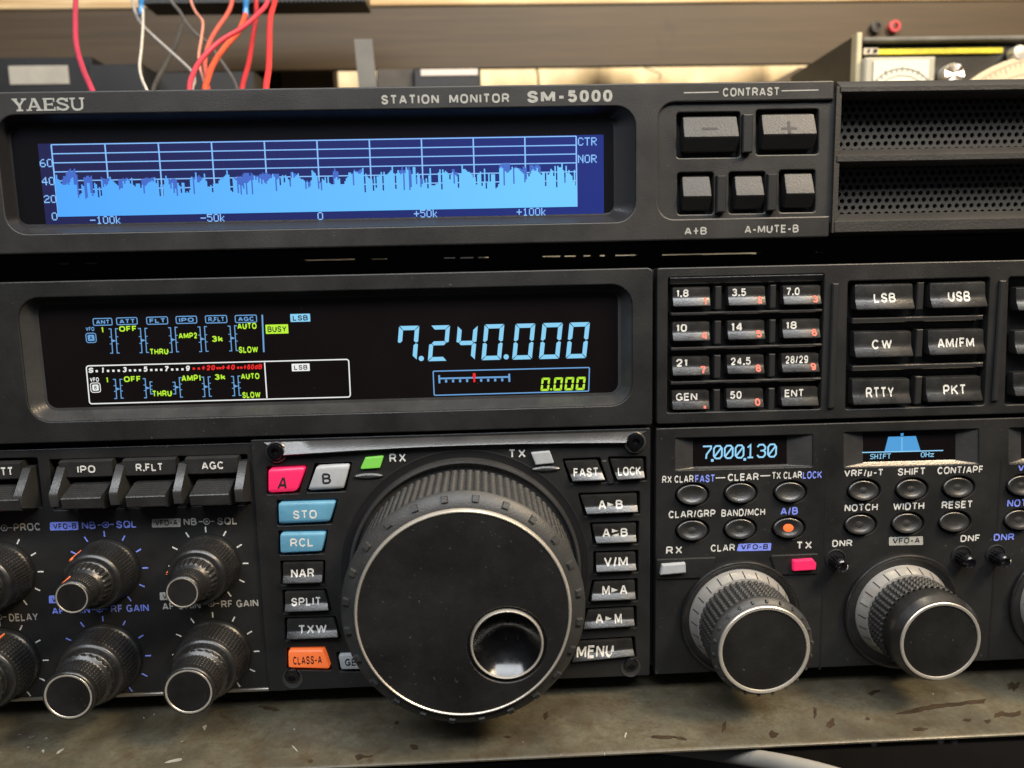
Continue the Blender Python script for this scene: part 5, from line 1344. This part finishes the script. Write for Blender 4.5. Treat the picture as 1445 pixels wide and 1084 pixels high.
boxpx(128, 90, 200, 150, by+0.03, 0.04, 'dark_bracket_block', 'plain black block between the crimson wire and the white wire', 'block', None)
boxpx(202, 100, 358, 150, by+0.05, 0.03, 'dark_case', 'dark case behind the tangle of red and grey wires', 'case', None, mat('dark_case_paint', (0.022, 0.02, 0.018), 0.5))
boxpx(357, 96, 387, 150, 0.36, 0.02, 'black_post', 'narrow black post beside the rightmost red wire', 'post', None)
boxpx(387, 90, 470, 150, 0.38, 0.02, 'brown_board', 'dull brown board in front of the curtain, left of the grey strap', 'board', None, mat('dull_board', (0.16, 0.125, 0.08), 0.7, mottle=0.2))
boxpx(533, 96.5, 584, 150, 0.262, 0.02, 'brown_block', 'dark brown block right of the grey strap', 'block', None, mat('dark_brown', (0.05, 0.042, 0.034), 0.6, mottle=0.3))
boxpx(585, 95.8, 678, 150, 0.258, 0.02, 'black_adapter', 'black adapter with a white label, under the beam near the middle', 'adapter', (594, 97.5, 674, 107.5), lm=mat('white_label', (0.62, 0.56, 0.52), 0.6))
# grey strap standing in front of the beam
sy_ = 0.20
mb = MB(); rows = []
for k in range(9):
    t = k/8; px0 = 499.5+7*t; w_ = 25.5-2.0*t*0; py = 55+70*t; y = sy_+0.004*(1-t)
    c0_, c1_ = B(px0, py, y), B(px0+w_, py, y); e_ = Vector((0, 0.0016, 0))
    rows.append([c0_, c1_, c1_+e_, c0_+e_])
l_ = [Vector((q_.x, q_.y, ZT)) for q_ in rows[-1]]; rows.append(l_)
mb.loft(rows[::-1]); mb.add(rows[0], [(0, 1, 2, 3)])
tag(mb.build('grey_strap', mat('grey_strap_metal', (0.085, 0.078, 0.065), 0.5, mottle=0.15)), 'flat grey metal strap standing upright behind the monitor', 'strap')

# wires
def smooth(pts, n=10):
    P = [Vector(q_) for q_ in pts]; P = [P[0]*2-P[1]]+P+[P[-1]*2-P[-2]]; out = []
    for i in range(1, len(P)-2):
        for k in range(n):
            t = k/n; a, b_, c, d = P[i-1:i+3]
            out.append(0.5*((2*b_)+(c-a)*t+(2*a-5*b_+4*c-d)*t*t+(3*b_-a-3*c+d)*t**3))
    out.append(P[-2]); return out
def wire(label, pts, y0, y1, dpx, col, crimp=None, rough=0.4, cat='wire', name='wire', extend=True, grp='wires hanging behind the monitor'):
    k = 2.994; n = len(pts)
    P = [B(x/k, y/k, y0+(y1-y0)*i/(n-1)) for i, (x, y) in enumerate(pts)]
    if extend: P.append(P[-1]+(P[-1]-P[-2]).normalized()*0.018+Vector((0, 0.004, -0.006)))
    if pts[0][1] < 30: P.insert(0, P[0]+Vector((0, 0.002, 0.010)))
    m = mat('wire_insulation', col, rough, mottle=0.12, mscale=200)
    x_, _ = W(0, 60, -y0/MM); d = (W(dpx, 60, -y0/MM)[0]-x_)
    t = thing(name, tuple(P[-1]), label, cat, grp)
    MB().tube(smooth(P), d/2, 14).build('insulation', m, t)
    if crimp:
        ca, cb, cc = crimp; a, b_ = B(ca[0]/k, ca[1]/k, y0), B(cb[0]/k, cb[1]/k, y0)
        r_ = d*0.5
        MB().tube([a, a.lerp(b_, .3), a.lerp(b_, .35), a.lerp(b_, .5), a.lerp(b_, .6), a.lerp(b_, .65), b_], [r_*cc, r_*cc, r_*cc*.86, r_*cc*.84, r_*cc*.86, r_*cc, r_*cc*.94], 16).build('crimp_sleeve', mat('blue_crimp', (0.05, 0.26, 0.62), 0.3), t)
    return t
CR, RD, OR, GY = (0.42, 0.035, 0.07), (0.62, 0.03, 0.03), (0.72, 0.09, 0.035), (0.30, 0.28, 0.26)
wire('single crimson wire hanging apart at the left, above the screen', [(320, 0), (318, 80), (323, 190), (350, 290), (390, 385)], 0.14, 0.06, 7.0, CR)
wire('thin grey wire slanting right across the white wire', [(560, -5), (575, 60), (612, 118), (700, 200), (772, 265), (812, 306), (822, 345), (812, 384)], 0.19, 0.09, 4.0, (0.36, 0.34, 0.32))
wire('thin white wire under a blue crimp sleeve, second crimp from the right', [(604, 40), (604, 110), (598, 200), (590, 280), (600, 335), (622, 386)], 0.17, 0.08, 3.6, (0.55, 0.52, 0.46), ((596, -10), (598, 62), 2.3))
wire('dark grey wire passing behind the red wires to the lower right', [(720, -5), (760, 50), (790, 100), (835, 150), (880, 185), (930, 252), (980, 325), (1003, 378)], 0.20, 0.12, 4.2, (0.13, 0.12, 0.11))
wire('short dark wire slanting down left behind the grey wire', [(768, 110), (742, 190), (702, 270), (650, 372)], 0.21, 0.15, 5.5, (0.06, 0.056, 0.05))
wire('thin pink wire with a kink near the top', [(805, -5), (826, 50), (856, 92), (851, 160), (840, 230), (845, 285), (862, 340), (868, 384)], 0.18, 0.10, 3.6, (0.62, 0.25, 0.18))
wire('salmon red wire behind the crossing crimson wire', [(980, 5), (960, 60), (912, 130), (881, 190), (866, 260), (871, 312), (880, 384)], 0.175, 0.10, 5.8, (0.55, 0.10, 0.07))
wire('dark red wire, second from the right, bare copper at its top', [(1083, 22), (1080, 90), (1065, 180), (1050, 270), (1022, 384)], 0.16, 0.085, 6.4, (0.40, 0.02, 0.025))
wire('orange red wire under a blue crimp sleeve, crossed by the crimson wire', [(1038, 60), (1010, 130), (950, 200), (902, 270), (876, 340), (866, 386)], 0.15, 0.08, 7.4, OR, ((1040, -5), (1038, 74), 1.15))
wire('crimson wire sweeping down left across the orange wire', [(1130, 5), (1090, 60), (1020, 120), (930, 175), (852, 250), (815, 315), (800, 386)], 0.13, 0.065, 6.6, (0.50, 0.04, 0.065))
wire('thick bright red wire, rightmost of the hanging wires', [(1162, -5), (1142, 80), (1138, 200), (1135, 290), (1124, 386)], 0.14, 0.07, 7.6, RD)
wire('thin black cable hanging in front of the cream curtain', [(2265, 285), (2272, 310), (2274, 335), (2276, 375)], 0.42, 0.41, 3.2, (0.01, 0.01, 0.01), cat='cable', name='black_cable', grp=None)
wire('fine curled dark thread on the cream curtain', [(2720, 285), (2750, 296), (2785, 310), (2792, 325), (2780, 332)], 0.43, 0.43, 1.6, (0.16, 0.13, 0.09), cat='thread', name='loose_thread', extend=False, grp=None)

# meter instrument at the right
iy = 0.17
ins = thing('metered_tuner', tuple(B(1330, 125, iy)), 'old tuner with a small panel meter, silver knob and yellow strip, at the top right', 'tuner')
def ibox(x0, y0, x1, y1, y, dpt, name, m, bev=0.4, parent=None):
    a, c = B(x0, y1, y), B(x1, y0, y)
    if y1 == 160: a.z = ZT
    return MB().box(a.x, y, a.z, c.x, y+dpt, c.z, bev=bev).build(name, m, parent or ins)
paint = mat('tuner_grey', (0.13, 0.125, 0.11), 0.5, grain=0.5, gscale=700, mottle=0.3, mscale=60)
ibox(1219, 60, 1700, 160, iy+0.003, 0.08, 'front_plate', mat('tuner_black', (0.020, 0.019, 0.016), 0.4, mottle=0.3, mscale=50))
ibox(1205.5, 45.5, 1217.5, 160, iy-0.004, 0.006, 'side_rail', mat('tuner_cream', (0.50, 0.44, 0.29), 0.5, mottle=0.15), 0.5)
ibox(1207.5, 46.5, 1217.5, 160, iy+0.0022, 0.085, 'side_panel', mat('tuner_side', (0.05, 0.042, 0.028), 0.5, mottle=0.2), 0.3)
ibox(1218, 46.5, 1700, 58.5, iy-0.001, 0.09, 'top_rail', paint, 0.5)
ibox(1236, 67, 1416, 77, iy+0.0015, 0.0014, 'yellow_strip', mat('yellow_paint', (0.62, 0.53, 0.03), 0.5, mottle=0.25, mscale=120), 0.15)
nm = ibox(1218.5, 67.5, 1240, 77, iy+0.0012, 0.0016, 'name_plate', mat('plate_silver', (0.5, 0.45, 0.36), 0.5), 0.15)
mb = MB()
for x0, x1 in ((1223.5, 1228.5), (1231.5, 1239)):
    l = [B(x0+1.5, 69.5, iy+.001), B(x1, 69, iy+.001), B(x1-1.5, 74.5, iy+.001), B(x0, 75, iy+.001)]
    mb.poly([(q_.x, q_.z) for q_ in l], iy+0.0010)
mb.build('worn_mark', INKK, nm)
met = ibox(1218.5, 79.5, 1321, 152, iy-0.008, 0.012, 'panel_meter', mat('meter_housing', (0.42, 0.40, 0.33), 0.25), 0.8)
card = mat('meter_card', (0.66, 0.66, 0.56), 0.5, mottle=0.06)
ibox(1231, 84.5, 1312, 145, iy-0.0090, 0.0008, 'meter_card', card, 0.2, met)
mb = MB(); c = B(1271, 152, iy-0.0094)
for r_, w_ in ((0.0182, 0.0004), (0.0150, 0.0003)):
    mb.ribbon([(c.x+r_*math.cos(t), c.z+r_*math.sin(t)) for t in [math.radians(35+110*i/24) for i in range(25)]], w_, iy-0.0092)
for i in range(13):
    t = math.radians(38+104*i/12); r0, r1 = 0.0165, 0.0182+(0.0012 if i % 3 == 0 else 0)
    mb.ribbon([(c.x+r0*math.cos(t), c.z+r0*math.sin(t)), (c.x+r1*math.cos(t), c.z+r1*math.sin(t))], 0.00035, iy-0.00925)
mb.build('meter_scale', mat('scale_ink', (0.12, 0.11, 0.09), 0.6), met)
v = B(1347, 104, iy-0.0042)
def kfn(t, p, k): return 0.0
kn = frame('aluminium_knob', ins, (v.x, v.y, v.z))
mb = MB(); mb.lathe(v.x, v.z, [(5.2, -iy/MM-2), (5.2, -iy/MM+3.2), (4.9, -iy/MM+3.8)], 64, 0)
mb.build('body', SATIN, kn)
spun = mat('spun_aluminium', (0.85, 0.80, 0.70), 0.22, metal=1.0)
b = spun.node_tree.nodes['Principled BSDF']; b.inputs['Anisotropic'].default_value = 0.0; b.inputs['Roughness'].default_value = 0.38
tg = spun.node_tree.nodes.new('ShaderNodeTangent'); tg.direction_type = 'RADIAL'; tg.axis = 'Y'; spun.node_tree.links.new(tg.outputs[0], b.inputs['Tangent'])
mb = MB(); pk_ = -iy/MM+3.85
vs = [(v.x, -(pk_+0.25)*MM, v.z)]
for i in range(10):
    t = 2*math.pi*(i+0.5)/10; vs.append((v.x+4.9*MM*math.cos(t), -(pk_+(0.75 if i % 2 else -0.05))*MM, v.z+4.9*MM*math.sin(t)))
mb.add(vs, [(0, 1+i, 1+(i+1) % 10) for i in range(10)]); mb.build('faceted_face', spun, kn, 3)
mb = MB(); mb.ribbon([(v.x, v.z+0.0008), (v.x, v.z+0.0047)], 0.0005, v.y-0.0009); mb.build('pointer', INKK, kn)
kd = B(1455, 236, iy-0.003)
mb = MB(); mb.lathe(kd.x, kd.z, [(53.5, -iy/MM-1), (53.5, -iy/MM+3.4), (53.1, -iy/MM+3.8)], 128, 0); dd = mb.build('dial_disc', mat('cream_disc', (0.62, 0.52, 0.36), 0.5, mottle=0.1), ins)
mb = MB()
for r_ in (51, 45.0):
    mb.ribbon([(kd.x+r_*MM*math.cos(t), kd.z+r_*MM*math.sin(t)) for t in [math.radians(50+90*i/40) for i in range(41)]], 0.0003, -(-iy/MM+3.86)*MM)
for i in range(31):
    t = math.radians(50+3*i); r0 = 49 if i % 5 else 47.5; mb.ribbon([(kd.x+r0*MM*math.cos(t), kd.z+r0*MM*math.sin(t)), (kd.x+51*MM*math.cos(t), kd.z+51*MM*math.sin(t))], 0.0003, -(-iy/MM+3.88)*MM)
mb.build('disc_scale', mat('brown_ink', (0.25, 0.17, 0.10), 0.6), dd)
v = B(1440, 74, iy-0.004); mb = MB(); mb.lathe(v.x, v.z, [(3.6, -iy/MM-1), (3.6, -iy/MM+3.6), (3.2, -iy/MM+4.2), (0.02, -iy/MM+4.4)], 40, 0, cap=False); mb.build('thumb_screw', SATIN, ins)

# ---- below the shelf
white = mat('white_cable_sheath', (0.34, 0.32, 0.28), 0.45, mottle=0.1, mscale=80)
P_ = [B(x, y, yy) for x, y, yy in ((930, 1052, 0.006), (995, 1060, -0.010), (1055, 1069, -0.024), (1115, 1080, -0.037), (1180, 1097, -0.048), (1260, 1124, -0.06), (1350, 1160, -0.07))]
o = MB().tube(smooth(P_), 0.0024, 18).build('white_cable', white); tag(o, 'white cable sagging under the front edge of the metal shelf', 'cable')
dk = mat('dark_equipment', (0.010, 0.010, 0.011), 0.4, grain=0.4, gscale=700, mottle=0.5, mscale=50)
t = thing('black_equipment', (0.1, 0.12, LEDGE_Z-0.09), 'black equipment case in the dark space under the metal shelf', 'equipment case')
MB().box(-0.30, 0.10, LEDGE_Z-0.09, 0.30, 0.30, LEDGE_Z-0.012, bev=1.5).build('case', dk, t)
for px, py in ((1327, 1046), (1347, 1048), (1233, 1049)):
    v = B(px, py, 0.098); MB().lathe(v.x, v.z, [(1.3, -101), (1.3, -97.5), (0.9, -97.0), (0.02, -96.9)], 20, 0, cap=False).build('screw', SATIN, t)
for o in bpy.data.objects:
    if '_w' in o: del o['_w']
